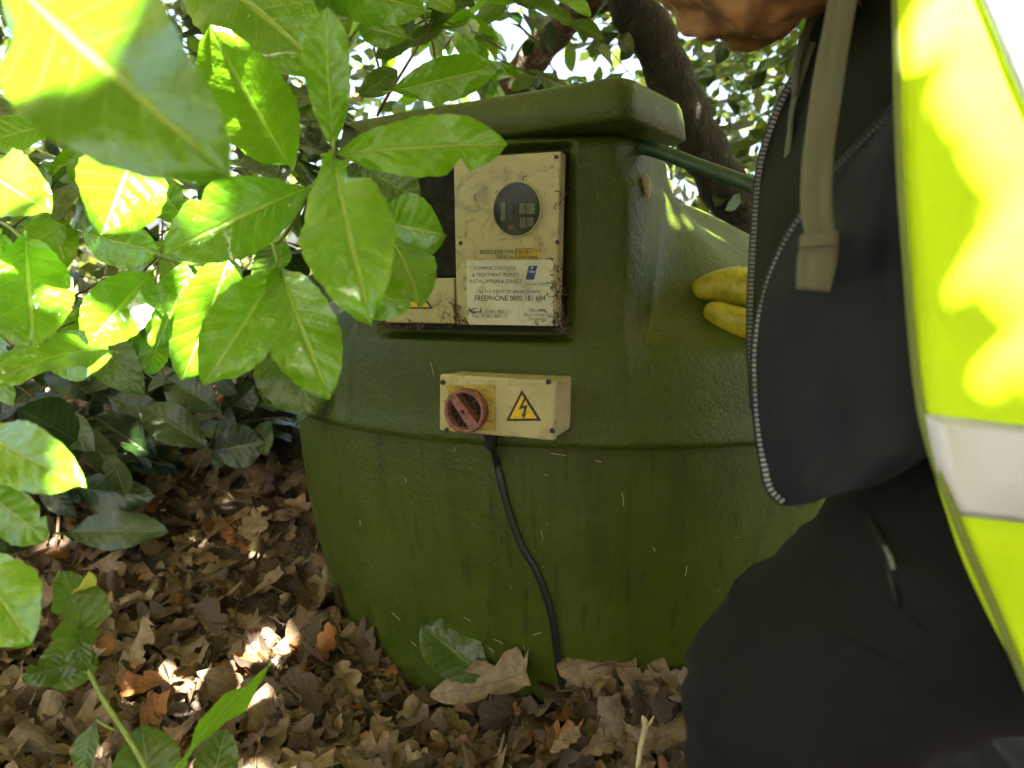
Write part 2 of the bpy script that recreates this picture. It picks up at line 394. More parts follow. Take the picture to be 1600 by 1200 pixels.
# ------------------------------------------------------------------ leaf shapes
def leaf_mesh(name, L, W, fold=.25, bend=.25, wav=.03, notches=(), holes=(), nu=5, nv=20, seed=0, petiole=.09, twist=0.0, fat=.55):
    """a cherry-laurel leaf along +Y with its upper side to +Z: midrib valley, arched blade, toothed edge, petiole"""
    rg = random.Random(seed); V = []; U = []; F = []
    a1, a2 = rg.random()*6.28, rg.random()*6.28
    def hw(v):
        q = max(0.0, min(1.0, v))
        e = math.log(.5)/math.log(fat)
        b = max(0, math.sin(math.pi*q**e))**.70
        return W*.5*b
    def spine(v):
        th = bend*v
        y = L*(math.sin(th)/bend if abs(bend) > 1e-4 else v); z = -L*((1-math.cos(th))/bend if abs(bend) > 1e-4 else 0)
        return y, z, th
    def pt(u, v, hh):
        y, z, th = spine(v); x = u*hh
        lift = fold*abs(x)*(1-.35*abs(u)) + wav*L*math.sin(v*9 + a1 + (2 if u > 0 else 0))*abs(u)**2 + .35*wav*L*math.sin(v*23 + a2 + u*2)*abs(u)
        tw = twist*v
        xx = x*math.cos(tw) - lift*math.sin(tw); ll = x*math.sin(tw) + lift*math.cos(tw)
        return (xx, y + ll*math.sin(th), z + ll*math.cos(th))
    for j in range(nv+1):
        v = j/nv
        for i in range(-nu, nu+1):
            u = i/nu; hh = hw(v)*(1 + (.022 if j % 2 else -.022)*(abs(u) > .9)) + 1e-4
            for (nv0, side, dep, wid) in notches:
                if side*u > 0:
                    k = max(0, 1 - ((v-nv0)/wid)**2)
                    hh *= 1 - dep*math.sqrt(k)
            V.append(pt(u, v, hh)); U.append((u*.5+.5, v))
    m = 2*nu+1
    for j in range(nv):
        for i in range(2*nu):
            if any(abs((j+.5)/nv - hv) < .55/nv and abs((i+.5)/nu-1 - hu) < .55/nu for hu, hv in holes): continue
            F.append((j*m+i, j*m+i+1, (j+1)*m+i+1, (j+1)*m+i))
    b = len(V); pr = .011*L
    for k in range(4):
        yy = -petiole*L*(1-k/3) + .03*L*(k == 3)
        for q in range(5):
            an = 2*math.pi*q/5; V.append((pr*math.cos(an)*(1-.2*k/3), yy, pr*math.sin(an) - .012*L + .04*L*((1-k/3)**2)*0)); U.append((.5, .02))
    for k in range(3):
        for q in range(5): F.append((b+k*5+q, b+k*5+(q+1) % 5, b+(k+1)*5+(q+1) % 5, b+(k+1)*5+q))
    return mesh(name, V, F, True, U)

def oak_mesh(name, L, W, seed):
    rg = random.Random(seed); V = []; U = []; F = []; n = 22
    lobes = rg.choice([3.0, 3.5, 4.0]); ph = rg.random(); bend = rg.uniform(-1.1, 1.3); curl = rg.uniform(-1.8, 2.6); tw = rg.uniform(-1.1, 1.1); dep = rg.uniform(.32, .60); cut = rg.choice([1, 1, 1, .62, .75]); jag = rg.uniform(.01, .07)
    for j in range(n+1):
        v = j/n
        env = max(0, math.sin(math.pi*min(1, v*.93*cut+.03)**1.15))**.6
        for s in (-1, -.5, 0, .5, 1):
            lob = (1-dep) + rg.uniform(-jag, jag)*(abs(s) == 1) + dep*abs(math.sin(math.pi*(v*lobes + ph*(1 if s > 0 else .75))))**.55
            hh = W*.5*env*(lob if abs(s) == 1 else .5 + .5*lob) + .0008
            x = s*hh; th = bend*v
            y = L*v; z = -L*.5*bend*v*v + curl*x*x/W + .05*L*math.sin(v*7+ph*9+s*2)*abs(s) + rg.uniform(-.012, .012)*L
            c_, s_ = math.cos(tw*(v-.5)), math.sin(tw*(v-.5))
            V.append((x*c_ - z*s_, y - L*.5 + .30*hh*abs(s), x*s_ + z*c_)); U.append((s*.5+.5, v))
    for j in range(n):
        for i in range(4): F.append((j*5+i, j*5+i+1, (j+1)*5+i+1, (j+1)*5+i))
    b = len(V); pr = .0011
    for k in range(3):
        for q in range(3):
            an = 2.1*q; V.append((pr*math.cos(an), -L*.5 - L*.22*(1-k/2), pr*math.sin(an) + (1-k/2)*.01)); U.append((.5, 0))
    for k in range(2):
        for q in range(3): F.append((b+k*3+q, b+k*3+(q+1) % 3, b+(k+1)*3+(q+1) % 3, b+(k+1)*3+q))
    return mesh(name, V, F, True, U)

def frame(base, tip, roll, facing=None):
    """world matrix: +Y base->tip, +Z towards the viewer side then rolled (degrees) about the axis"""
    y = (tip - base).normalized()
    n = ((CAM if facing is None else facing) - (base + tip)*.5) if facing is None else facing
    z = (n - y*n.dot(y)).normalized()
    z = (Matrix.Rotation(rad(roll), 3, y) @ z)
    x = y.cross(z)
    m = Matrix((x, y, z)).transposed().to_4x4(); m.translation = base
    return m

# ------------------------------------------------------------------ leaf litter
OAK = [oak_mesh('fallen_leaf', 1.0, random.uniform(.42, .74), 100+i) for i in range(24)]
for m_ in OAK: m_.materials.append(M['oak'])
LOWPROF = [(.25, .694), (.42, .684), (.59, .653), (.74, .613), (.89, .572), (1.04, .525)]   # depth below camera, radius
def low_r(zc):
    q = -zc
    if q <= LOWPROF[0][0]: return LOWPROF[0][1]
    for (a, ra), (b, rb) in zip(LOWPROF, LOWPROF[1:]):
        if q <= b: return ra + (rb-ra)*(q-a)/(b-a)
    return LOWPROF[-1][1]
def inside_tank(x, y, z, m=0.0):
    return math.hypot(x-TA.x, y-TA.y) < low_r(z-H) + m
def litter_matrix(x, y, L, lift, tilt):
    z = gz(x, y) + lift
    e = .02; nx = -(gz(x+e, y)-gz(x-e, y))/(2*e); ny = -(gz(x, y+e)-gz(x, y-e))/(2*e)
    n = Vector((nx + random.gauss(0, tilt), ny + random.gauss(0, tilt), 1)).normalized()
    if random.random() < .35: n = -n
    a = random.random()*6.28; t_ = Vector((math.cos(a), math.sin(a), 0)); yv = (t_ - n*t_.dot(n)).normalized(); xv = yv.cross(n)
    m = Matrix((xv, yv, n)).transposed().to_4x4() @ Matrix.Scale(L, 4); m.translation = (x, y, z); return m
V = []; F = []; UVs = []; RN = []
oakdat = []
for me in OAK:
    v = np.empty(len(me.vertices)*3); me.vertices.foreach_get('co', v); v = v.reshape(-1, 3)
    uv_ = np.zeros((len(v), 2)); 
    for l, d in zip(me.loops, me.uv_layers[0].data): uv_[l.vertex_index] = d.uv
    oakdat.append((v, [tuple(p.vertices) for p in me.polygons], uv_))
def vis_spot(ymax=2.9, y0=1.02):
    while True:
        y = y0 + (ymax-y0)*random.random()**1.3
        x = random.uniform(-.78*y - .05, .45*y)
        if not inside_tank(x, y, gz(x, y), -.02): return x, y
base_i = 0
for k in range(4600):
    x, y = vis_spot(3.4)
    m = np.array(litter_matrix(x, y, random.uniform(.055, .11), random.uniform(-.012, .014), .38))
    v, f, uv_ = oakdat[k % 24]
    V.append(v @ m[:3, :3].T + m[:3, 3]); F += [tuple(i+base_i for i in q) for q in f]; UVs.append(uv_); RN.append(np.full(len(v), random.random()**1.15*.93))
    base_i += len(v)
lit = link('leaf_litter', mesh('leaf_litter', np.concatenate(V), F, True, np.concatenate(UVs), np.concatenate(RN)), M['oak'], ground)
lit['kind'] = 'stuff'
m = MB()
for k in range(420):
    x, y = vis_spot(2.6); z = gz(x, y) + random.uniform(.008, .03); a = random.random()*6.28; l_ = random.choice([.008, .012, .02, .03, .06, .09])*random.uniform(.6, 1.3)
    p0 = Vector((x, y, z)); p1 = p0 + Vector((l_*math.cos(a), l_*math.sin(a), random.uniform(-.01, .014))); pm = (p0+p1)*.5 + Vector((random.gauss(0, .1)*l_, random.gauss(0, .1)*l_, random.gauss(0, .08)*l_))
    r_ = random.uniform(.0006, .0022); m.tube([p0, pm, p1], [r_, r_*.9, r_*.5], 4)
lt = m.build('litter_twigs', M['twig'], ground); lt['kind'] = 'stuff'
for k in range(280):
    x, y = vis_spot(2.7)
    o = link('fallen_leaf', OAK[k % 24], None, ground, litter_matrix(x, y, random.uniform(.075, .125), random.uniform(.010, .026), .36))

# ------------------------------------------------------------------ the tank
PHI = rad(-21.0)
EX = Vector((math.cos(PHI), math.sin(PHI), 0)); EY = Vector((-math.sin(PHI), math.cos(PHI), 0))
def TL(lx, ly, zc): return TA + EX*lx + EY*ly + Vector((0, 0, zc + H))
def hit(px, py, ly):
    """where the pixel's ray meets the upright plane local y = ly of the tank: (local x, height)"""
    r = at(px, py, 1.0) - CAM
    t_ = (ly + Vector((TA.x, TA.y, 0)).dot(EY))/(r.x*EY.x + r.y*EY.y)
    p_ = r*t_; q = Vector((p_.x-TA.x, p_.y-TA.y, 0)); return q.dot(EX), p_.z
tank = empty('treatment_tank', (TA.x, TA.y, 0), 'large dark green fibreglass sewage treatment tank with control panel and domed top', 'tank')

# lower bowl
zz = np.linspace(-.235, -1.0, 40); nth = 128; V = []; F = []
zq = [-p[0] for p in LOWPROF]; rq = [p[1] for p in LOWPROF]
zpad = np.array(zq[::-1]); rpad = np.array(rq[::-1])
def sm_r(z):
    ws = np.linspace(-.09, .09, 13); return float(np.mean(np.interp(z+ws, zpad, rpad)))
for z in zz:
    r = sm_r(z)
    for k in range(nth):
        a = 2*math.pi*k/nth; rr = r + .002*math.sin(3*a+1) ; V.append(TL(rr*math.cos(a), rr*math.sin(a), z))
for j in range(len(zz)-1):
    for k in range(nth):
        k2 = (k+1) % nth; F.append((j*nth+k, (j+1)*nth+k, (j+1)*nth+k2, j*nth+k2))
F.append(tuple((len(zz)-1)*nth+k for k in range(nth)))
bowl = link('tank_body', mesh('tank_body', V, F), M['grp_low'], tank)

# upper cover: dome blended with the upright control housing (implicit surface sliced by height)
DZ = np.array([-.30, -.25, -.238, -.225, -.21, -.135, -.11, -.092, -.076, -.06, -.04, .10, .18, .225, .27]); DR = np.array([.709, .709, .709, .706, .7005, .697, .692, .683, .668, .649, .62, .42, .27, .15, .0])
def dome_f(x, y, z): return (np.hypot(x, y) - np.interp(z, DZ, DR))*np.interp(z, [-.14, -.05], [1.0, .66])
def tower_f(x, y, z):
    cx, cy, hx, hy, rr = 0.0, -.50, .268, .20, .12
    ins = .007*(1/(1+np.exp(-(z-.165)/.004)))
    top = .235
    qx = np.abs(x-cx) - (hx-ins) + rr; qy = np.abs(y-cy) - (hy-ins) + rr
    d2 = np.hypot(np.maximum(qx, 0), np.maximum(qy, 0)) + np.minimum(np.maximum(qx, qy), 0) - rr
    d2 = np.maximum(d2, np.hypot(x, y) - .6975)
    # rounded upper edge
    rt = .02; dz = z - top + rt
    return np.where(dz > 0, d2 + rt - np.sqrt(np.maximum(rt*rt - np.minimum(dz, rt)**2, 0)), d2)
def cover_f(x, y, z):
    q = np.clip((y + .60)/.22, 0, 1); k = .03 + .19*q*q*(3-2*q)
    a = dome_f(x, y, z); b = tower_f(x, y, z)
    h = np.maximum(k - np.abs(a-b), 0)/k
    f = np.minimum(a, b) - h*h*k*.25
    # shallow recess that holds the control panel
    def st_(e0, e1, v): u = np.clip((v-e0)/(e1-e0), 0, 1); return u*u*(3-2*u)
    rx_ = st_(-.185, -.172, x)*(1-st_(.153, .168, x))*(1-st_(-.40, -.30, y)); rz_ = st_(-.086, -.074, z)*(1-st_(.214, .228, z))
    return f + .034*rx_*rz_
cz = np.concatenate([np.linspace(-.252, -.105, 14), np.linspace(-.10, -.05, 26), np.linspace(-.046, .155, 52), np.linspace(.157, .18, 14), np.linspace(.183, .2345, 26)])
cth = np.linspace(0, 2*math.pi, 321)[:-1]
# denser angles round the front (local -Y)
cth = cth + .45*np.sin(cth + math.pi/2 - math.pi)*.6
CX, CY = 0.0, -.42
V = []; F = []; nth = len(cth)
for z in cz:
    lo = np.zeros(nth); hi = np.full(nth, 1.3); c_, s_ = np.cos(cth), np.sin(cth)
    # outermost crossing by marching, then bisection
    best = np.zeros(nth)
    for r in np.linspace(.02, 1.25, 240):
        best = np.where(cover_f(CX + r*c_, CY + r*s_, z) < 0, r, best)
    lo = best; hi = best + .0055
    for _ in range(14):
        mid = (lo+hi)/2; ins = cover_f(CX+mid*c_, CY+mid*s_, z) < 0
        lo = np.where(ins, mid, lo); hi = np.where(ins, hi, mid)
    for k in range(nth): V.append(TL(CX + lo[k]*c_[k], CY + lo[k]*s_[k], z))
nz = len(cz)
for j in range(nz-1):
    for k in range(nth):
        k2 = (k+1) % nth; F.append((j*nth+k, j*nth+k2, (j+1)*nth+k2, (j+1)*nth+k))
top_c = len(V); V.append(TL(CX, CY, cz[-1]))
for k in range(nth): F.append(((nz-1)*nth+k, (nz-1)*nth+(k+1) % nth, top_c))
# turned-under lip
b = len(V)
for k in range(nth):
    v = V[k]; d = Vector((TA.x-v.x, TA.y-v.y, 0)).normalized(); V.append(v + d*.03)
for k in range(nth): F.append((k, b+k, b+(k+1) % nth, (k+1) % nth))
link('tank_cover', mesh('tank_cover', V, F), M['grp'], tank)

# lid, lying a little askew on the housing
def rounded_slab(w, d, h, r, n=8, crown=.012):
    V = []; F = []; rings = [(0, 0.007), (.005, 0.0), (h*.5, .003), (h-.016, .006), (h-.006, .010), (h-.0015, .017), (h, .027)]
    loops = []
    for z, ins in rings:
        L_ = []
        for cx, cy, a0 in ((w/2, -d/2, -90), (w/2, d/2, 0), (-w/2, d/2, 90), (-w/2, -d/2, 180)):
            sx = 1 if cx > 0 else -1; sy = 1 if cy > 0 else -1
            for q in range(n+1):
                an = rad(a0 + 90*q/n); rr = r
                L_.append((cx - sx*(r+ins) + rr*math.cos(an), cy - sy*(r+ins) + rr*math.sin(an), z))
        loops.append(len(V)); V += L_
    m = len(V)//len(rings)
    for j in range(len(rings)-1):
        for k in range(m): F.append((loops[j]+k, loops[j]+(k+1) % m, loops[j+1]+(k+1) % m, loops[j+1]+k))
    F.append(tuple(range(m))[::-1]); c = len(V); V.append((0, 0, h+crown))
    for k in range(m): F.append((loops[-1]+k, loops[-1]+(k+1) % m, c))
    return V, F
lv, lf = rounded_slab(.60, .24, .066, .030, crown=.004)
lid_rot = Matrix.Rotation(rad(-13), 3, 'Z')
corner = Vector((.262, -.735, 0))
lm = []
for v in lv:
    q = Vector((v[0]-.30, v[1]+.12, 0)); q = lid_rot @ q
    lm.append(TL(corner.x + q.x, corner.y + q.y, .2395 + v[2] + .010*(q.x+.3)*.0))
link('lid', mesh('lid', lm, lf), M['grp'], tank)

# --- control panel
PY = -.712
def quad_plate(name, pts, ly, th, mat, parent, bev=.003):
    """flat plate on the plane local y = ly (front) of thickness th from local (x, z) outline"""
    bm = bmesh.new(); vs = [bm.verts.new(TL(x, ly, z)) for x, z in pts]; f = bm.faces.new(vs)
    r = bmesh.ops.extrude_face_region(bm, geom=[f]); back = [g for g in r['geom'] if isinstance(g, bmesh.types.BMVert)]
    bmesh.ops.translate(bm, verts=back, vec=EY*th)
    bmesh.ops.recalc_face_normals(bm, faces=bm.faces)
    if bev: bmesh.ops.bevel(bm, geom=list(bm.edges), offset=bev, segments=2, profile=.6, affect='EDGES')
    me = bpy.data.meshes.new(name); bm.to_mesh(me); bm.free()
    return link(name, me, mat, parent)
panel = quad_plate('control_panel', [(-.020, -.057), (.148, -.057), (.154, .205), (-.023, .205)], PY, .030, M['cream'], tank)
panel['label'] = 'stained cream control panel with round window and service sticker'
quad_plate('black_cover', [(-.150, .022), (-.0265, .022), (-.0275, .203), (-.150, .203)], PY+.016, .02, M['black_plastic'], tank, .002)
lower_plate = quad_plate('lower_plate', [(-.155, -.056), (-.0245, -.056), (-.0255, .018), (-.156, .018)], PY+.004, .03, M['cream'], tank)
quad_plate('panel_shadow_gap', [(-.165, -.068), (.146, -.068), (.151, .212), (-.165, .212)], PY+.026, .03, M['dark_gap'], tank, .003)  # dark plate painted in for the shade behind and below the panel
def disc(name, cx, cz_, r, ly, mat, parent, n=40, th=.0015, rx=None):
    m = MB(); rx = rx or r
    A_ = [TL(cx+rx*math.cos(2*math.pi*k/n), ly, cz_+r*math.sin(2*math.pi*k/n)) for k in range(n)]
    B_ = [v + EY*th for v in A_]
    m.add(A_ + B_, [tuple(range(n))] + [(k, n+k, n+(k+1) % n, (k+1) % n) for k in range(n)])
    return m.build(name, mat, parent, smooth=False)
wx, wz = hit(808.5, 327, PY)
disc('window_recess', wx, wz, .0405, PY-.0006, M['window_dark'], panel, rx=.0385)
for (px0, px1, py0, py1, mk) in [(783, 790, 316, 344, 'breaker'), (791, 802, 318, 350, 'window_dark'), (812, 821, 318, 334, 'breaker'), (823, 836, 318, 334, 'breaker'), (813, 822, 340, 356, 'breaker'), (824, 834, 340, 354, 'breaker'), (795, 803, 352, 358, 'red_knob')]:
    x0, z1 = hit(px0, py0, PY); x1, z0 = hit(px1, py1, PY)
    quad_plate('circuit_breaker', [(x0, z0), (x1, z0), (x1, z1), (x0, z1)], PY-.0016, .0012, M[mk], panel, 0)
disc('window_pane', wx, wz, .0415, PY-.0042, M['glass'], panel, th=.001, rx=.0395)
m = MB()
for k in range(48):
    a0, a1 = 2*math.pi*k/48, 2*math.pi*(k+1)/48
    def rp(a, r, y): return TL(wx + r*.95*math.cos(a), y, wz + r*math.sin(a))
    m.add([rp(a0, .0405, PY-.0048), rp(a1, .0405, PY-.0048), rp(a1, .0425, PY-.0048), rp(a0, .0425, PY-.0048), rp(a0, .0435, PY-.0004), rp(a1, .0435, PY-.0004)], [(0, 1, 2, 3), (3, 2, 5, 4)])
m.build('window_rim', M['cream'], panel)
for (px, py) in [(869.5, 245.5), (871, 378.5), (720, 380), (866, 503)]:
    x, z = hit(px, py, PY); disc('screw', x, z, .0034, PY-.0012, M['screw'], panel, 14)

def lettering(text, x0, x1, base, ly, mat, parent, squash=None):
    cu = bpy.data.curves.new('lettering', 'FONT'); cu.body = text; cu.resolution_u = 3
    ob = bpy.data.objects.new('tmp_text', cu); COL.objects.link(ob)
    me = bpy.data.meshes.new_from_object(ob.evaluated_get(bpy.context.evaluated_depsgraph_get()))
    bpy.data.objects.remove(ob)
    c = np.array([v.co[:] for v in me.vertices]); mn, mx = c[:, 0].min(), c[:, 0].max()
    lx0, lz0 = hit(x0, base, ly); lx1, lz1 = hit(x1, base, ly)
    sc = (lx1-lx0)/(mx-mn); sy = sc*(squash or 1)
    for v in me.vertices:
        fx = (v.co.x-mn)*sc; v.co = TL(lx0+fx, ly, lz0 + (lz1-lz0)*fx/(lx1-lx0) + v.co.y*sy)
    return link('lettering', me, mat, parent)
sx = [hit(729, 407, PY), (hit(865, 406, PY)), hit(864, 508.5, PY), hit(731, 507, PY)]
stick = quad_plate('sticker', [(sx[3][0], sx[3][1]), (sx[2][0], sx[2][1]), (sx[1][0], sx[1][1]), (sx[0][0], sx[0][1])], PY-.0008, .0006, M['sticker'], panel, 0)
yx = [hit(806, 404.6, PY), hit(845, 404.6, PY), hit(845, 389, PY), hit(806, 389, PY)]
quad_plate('type_plate', yx, PY-.0006, .0004, M['yellow_plate'], panel, 0)
for q in ([(806, 389.6), (833, 389.2), (833, 388.2), (806, 388.6)], [(805.6, 404), (806.6, 404), (806.6, 388.6), (805.6, 388.6)]):
    quad_plate('printed_line', [hit(a, b, PY) for a, b in q], PY-.0010, .0003, M['ink'], panel, 0)
PT = PY-.0014
for args in [('BIOCLERE', 750, 786, 396.9, 'ink', 1.05), ('TYPE', 789.4, 803, 396.5, 'ink', 1.1), ('SERIAL No.', 776, 804.4, 404.2, 'ink', 1.2),
             ("MINI & 'A'", 811, 833, 396.4, 'ink', 1.15), ('ECO 98/068', 810.6, 840, 404.0, 'ink', 1.1),
             ('PUMPING STATIONS', 741, 806, 422, 'grey_ink', 1.12), ('& TREATMENT PLANTS', 738, 810.6, 432.2, 'grey_ink', 1.1),
             ('INSTALLATION & SERVICE', 734, 815, 442.5, 'grey_ink', 1.1), ('They are Thinking', 820.6, 858, 446, 'grey_ink', 1.2),
             ('IN THE EVENT OF BREAK DOWN', 749, 844, 458.5, 'grey_ink', 1.1), ('FREEPHONE 0800 181 684', 742, 852, 470, 'ink', 1.15),
             ('Phone  01483 880111', 736, 797, 490, 'grey_ink', 1.1), ('Fax  01483 880117', 739, 793, 496.6, 'grey_ink', 1.1),
             ('Effective', 827, 851, 487.5, 'grey_ink', 1.05), ('Environmental', 819, 861, 494, 'grey_ink', 1.05), ('Solutions', 826, 854, 500.6, 'grey_ink', 1.05)]:
    lettering(args[0], args[1], args[2], args[3], PT, M[args[4]], panel, args[5])
def pxquad(pts, ly): return [hit(a, b, ly) for a, b in pts]
quad_plate('logo', pxquad([(821.3, 436.9), (834.4, 436.9), (839.4, 415.2), (826.2, 415.6)], PT), PT, .0003, M['blue_ink'], panel, 0)
quad_plate('logo_mark', pxquad([(830, 419.5), (833, 419.5), (832.5, 416.8), (830.5, 416.8)], PT), PT-.0004, .0002, M['white_ink'], panel, 0)
lettering('Clear', 826.5, 836.5, 426, PT-.0004, M['white_ink'], panel, 1.2)
def warning_triangle(apex, bl, br, ly, parent):
    c = Vector(((apex[0]+bl[0]+br[0])/3, (apex[1]+bl[1]+br[1])/3)); P = [Vector(bl), Vector(br), Vector(apex)]
    quad_plate('warning_border', [tuple(p) for p in P], ly, .0005, M['ink'], parent, 0)
    quad_plate('warning_sign', [tuple(c + (p-c)*.76) for p in P], ly-.0005, .0004, M['yellow_sign'], parent, 0)
    w = (br[0]-bl[0]); h = apex[1]-bl[1]
    bolt = [(.00, .74), (.07, .71), (.03, .46), (.13, .53), (.09, .24), (.13, .25), (.04, .09), (-.02, .22), (.03, .23), (.04, .36), (-.10, .30), (-.02, .55)]
    bolt = [(.02, .76), (.075, .73), (-.03, .50), (.12, .545), (.045, .265), (.085, .275), (.005, .11), (-.05, .245), (-.01, .25), (.025, .44), (-.13, .395)]
    mid = (bl[0]+br[0])/2
    quad_plate('lightning_bolt', [(mid + x*w, bl[1] + z*h) for x, z in bolt[::-1]], ly-.001, .0004, M['ink'], parent, 0)
LY2 = PY+.004-.0006
a_, b_, c_ = hit(660, 450, LY2), hit(631, 482.5, LY2), hit(677, 482.5, LY2)
warning_triangle((( b_[0]+c_[0])/2, a_[1]), b_, c_, LY2, lower_plate)

# --- isolator switch box
BY = -.772
bx0, bz0 = -.0215, -.2215; bx1, bz1 = .1655, -.1345
bmx = rounded_box_mesh('isolator_box', bx1-bx0, .085, bz1-bz0, .005, 3)
RBOX = Matrix.Rotation(rad(.9), 4, 'Y')
Mt = Matrix((EX, EY, Vector((0, 0, 1)))).transposed().to_4x4()
mb = Mt @ RBOX; mb.translation = TL((bx0+bx1)/2, BY+.0425+.012, (bz0+bz1)/2)
bmx.transform(mb); box = link('isolator_box', bmx, M['cream_box'], tank)
box['label'] = 'small cream isolator switch box with faded red rotary knob'
bmx = rounded_box_mesh('box_cover', bx1-bx0+.003, .018, bz1-bz0+.003, .004, 3); mb.translation = TL((bx0+bx1)/2, BY+.009, (bz0+bz1)/2)
bmx.transform(mb); link('box_cover', bmx, M['cream_box'], box)
FY = BY-.0008
for px, py in [(692, 597.5), (857, 596.5), (863, 673), (698.5, 672)]:
    x, z = hit(px, py, FY); disc('screw', x, z, .0042, FY-.0008, M['screw'], box, 16)
t_ = hit(815, 609, FY), hit(790.5, 658, FY), hit(846, 657.5, FY)
warning_triangle(t_[0], t_[1], t_[2], FY, box)
yp = pxquad([(702, 673.5), (774, 673), (773, 601), (700, 602)], FY)
quad_plate('switch_plate', yp, FY-.0025, .003, M['yellow_plate'], box, .001)
yp2 = pxquad([(703, 672), (772.5, 671.5), (771, 602.5), (701.5, 603.5)], FY)
kx, kz = hit(733, 640, FY); KR = .0345
m = MB(); nk = 48
def kp(r, a, y): return TL(kx + r*math.cos(a), y, kz + r*math.sin(a))
ringprof = [(KR*.98, FY-.003), (KR, FY-.010), (KR*.97, FY-.0195), (KR*.92, FY-.021), (KR*.83, FY-.0205), (KR*.80, FY-.018), (KR*.79, FY-.006), (0.001, FY-.0055)]
vv = [kp(r, 2*math.pi*k/nk, y) for r, y in ringprof for k in range(nk)]
m.add(vv, [(j*nk+k, (j+1)*nk+k, (j+1)*nk+(k+1) % nk, j*nk+(k+1) % nk) for j in range(len(ringprof)-1) for k in range(nk)])
m.build('rotary_knob', M['red_knob'], box)
m = MB()
d1 = Vector((.62, -.785)); d2 = Vector((.785, .62))
def bar(s, t, y): return TL(kx + d1.x*s + d2.x*t, y, kz + d1.y*s + d2.y*t)
prof = []
for s, wd in ((-.0325, .0065), (-.02, .0085), (0, .0088), (.02, .0100), (.0325, .0110)):
    prof.append([bar(s, -wd, FY-.006), bar(s, -wd*.8, FY-.0225), bar(s, wd*.8, FY-.0225), bar(s, wd, FY-.006)])
vv = [p for r in prof for p in r]
m.add(vv, [(j*4+k, j*4+k+1, (j+1)*4+k+1, (j+1)*4+k) for j in range(4) for k in range(3)] + [(0, 1, 2, 3), (19, 18, 17, 16)])
m.build('knob_handle', M['red_knob'], box, smooth=False)
disc('knob_well', kx, kz, KR*.785, FY-.0062, M['dark_gap'], box, 32, .0004)  # dark disc that paints the shade inside the knob ring
disc('knob_hole', kx-.0005, kz, .0032, FY-.0229, M['dark_gap'], box, 14, .0008)
m = MB()
for k in range(26):
    a = random.random()*6.28; r = KR*random.uniform(.3, .75); p0 = Vector((kx + r*math.cos(a), kz + r*math.sin(a)))
    a2 = random.random()*6.28; l_ = random.uniform(.006, .02)
    m.tube([TL(p0.x, FY-.008, p0.y), TL(p0.x+l_*math.cos(a2), FY-random.uniform(.008, .022), p0.y+l_*math.sin(a2))], .0007, 4)
o = m.build('cobweb', M['debris'], box); o['kind'] = 'stuff'
m = MB()
for (a, b, c, d) in [(705, 640, 722, 602), (722, 602, 712, 640), (708, 618, 724, 640), (700, 632, 722, 610), (752, 604, 768, 626), (756, 606, 772, 620), (765, 655, 752, 668)]:
    p0 = hit(a, b, FY); p1 = hit(c, d, FY); m.tube([TL(p0[0], FY-.004, p0[1]), TL(p1[0], FY-.006, p1[1])], .0006, 4)
o = m.build('straw_bits', M['straw'], box); o['kind'] = 'stuff'

# debris caught on the panel edges
def tufts(name, spots, n, mat, ly, size, parent):
    m = MB()
    for (px, py, sx_, sy_) in spots:
        for k in range(n):
            x, z = hit(px + random.gauss(0, sx_), py + random.gauss(0, sy_), ly); a = random.random()*6.28; l_ = size*random.uniform(.3, 1.2)
            y0 = ly - random.uniform(.001, .012)
            pts = [TL(x, y0, z), TL(x + l_*.5*math.cos(a), y0 - random.uniform(-.003, .006), z + l_*.5*math.sin(a)), TL(x + l_*math.cos(a+.5), y0 - random.uniform(-.003, .006), z + l_*math.sin(a+.5))]
            m.tube(pts, [random.uniform(.0004, .0012)]*3, 3, False)
    o = m.build(name, mat, parent); o['kind'] = 'stuff'; return o
tufts('cobweb_tuft', [(716, 495, 7, 10), (876, 455, 4, 18), (878, 500, 4, 12), (640, 510, 25, 3)], 34, M['debris'], PY, .014, panel)
tufts('dirt_strand', [(880, 315, 5, 12), (790, 300, 40, 35), (740, 485, 10, 4), (845, 490, 10, 10), (862, 430, 6, 14)], 7, M['debris'], PY, .010, panel)
# straws and needles stuck to the wet tank
def tank_point(px, py, off=0.0):
    r = (at(px, py, 1.0) - CAM)
    for i in range(900):
        t_ = .9 + i*.0012; p_ = r*t_; q = Vector((p_.x-TA.x, p_.y-TA.y, 0)); lx, ly = q.dot(EX), q.dot(EY)
        if p_.z > -.252: ins = cover_f(np.array(lx), np.array(ly), np.array(p_.z)) < off
        else: ins = math.hypot(lx, ly) < sm_r(p_.z) + off
        if ins: return CAM + p_
    return CAM + r*1.4
m = MB()
straws = [(672, 565, 678, 590), (707, 708, 712, 699), (860, 708, 885, 712), (972, 770, 974, 790), (610, 955, 625, 970), (640, 1000, 650, 1010), (724, 964, 735, 971), (772, 999, 786, 1006),
          (833, 992, 846, 988), (818, 1008, 820, 1024), (764, 1012, 772, 1020), (845, 830, 848, 845), (1020, 855, 1023, 862), (1070, 900, 1073, 885), (790, 470, 800, 475), (560, 810, 563, 820), (632, 745, 634, 755), (930, 720, 940, 722)]
for a, b, c, d in straws: m.tube([tank_point(a, b, .001), tank_point((a+c)/2+1, (b+d)/2, .003), tank_point(c, d, .004)], .0007, 4)
for k in range(16):
    px, py = random.uniform(500, 1150), random.uniform(720, 1040); a = random.random()*6.28; l_ = random.uniform(3, 12)
    m.tube([tank_point(px, py, .001), tank_point(px + l_*math.cos(a), py + l_*math.sin(a), .001)], .00035, 3)
o = m.build('stuck_straw', M['straw'], tank); o['kind'] = 'stuff'
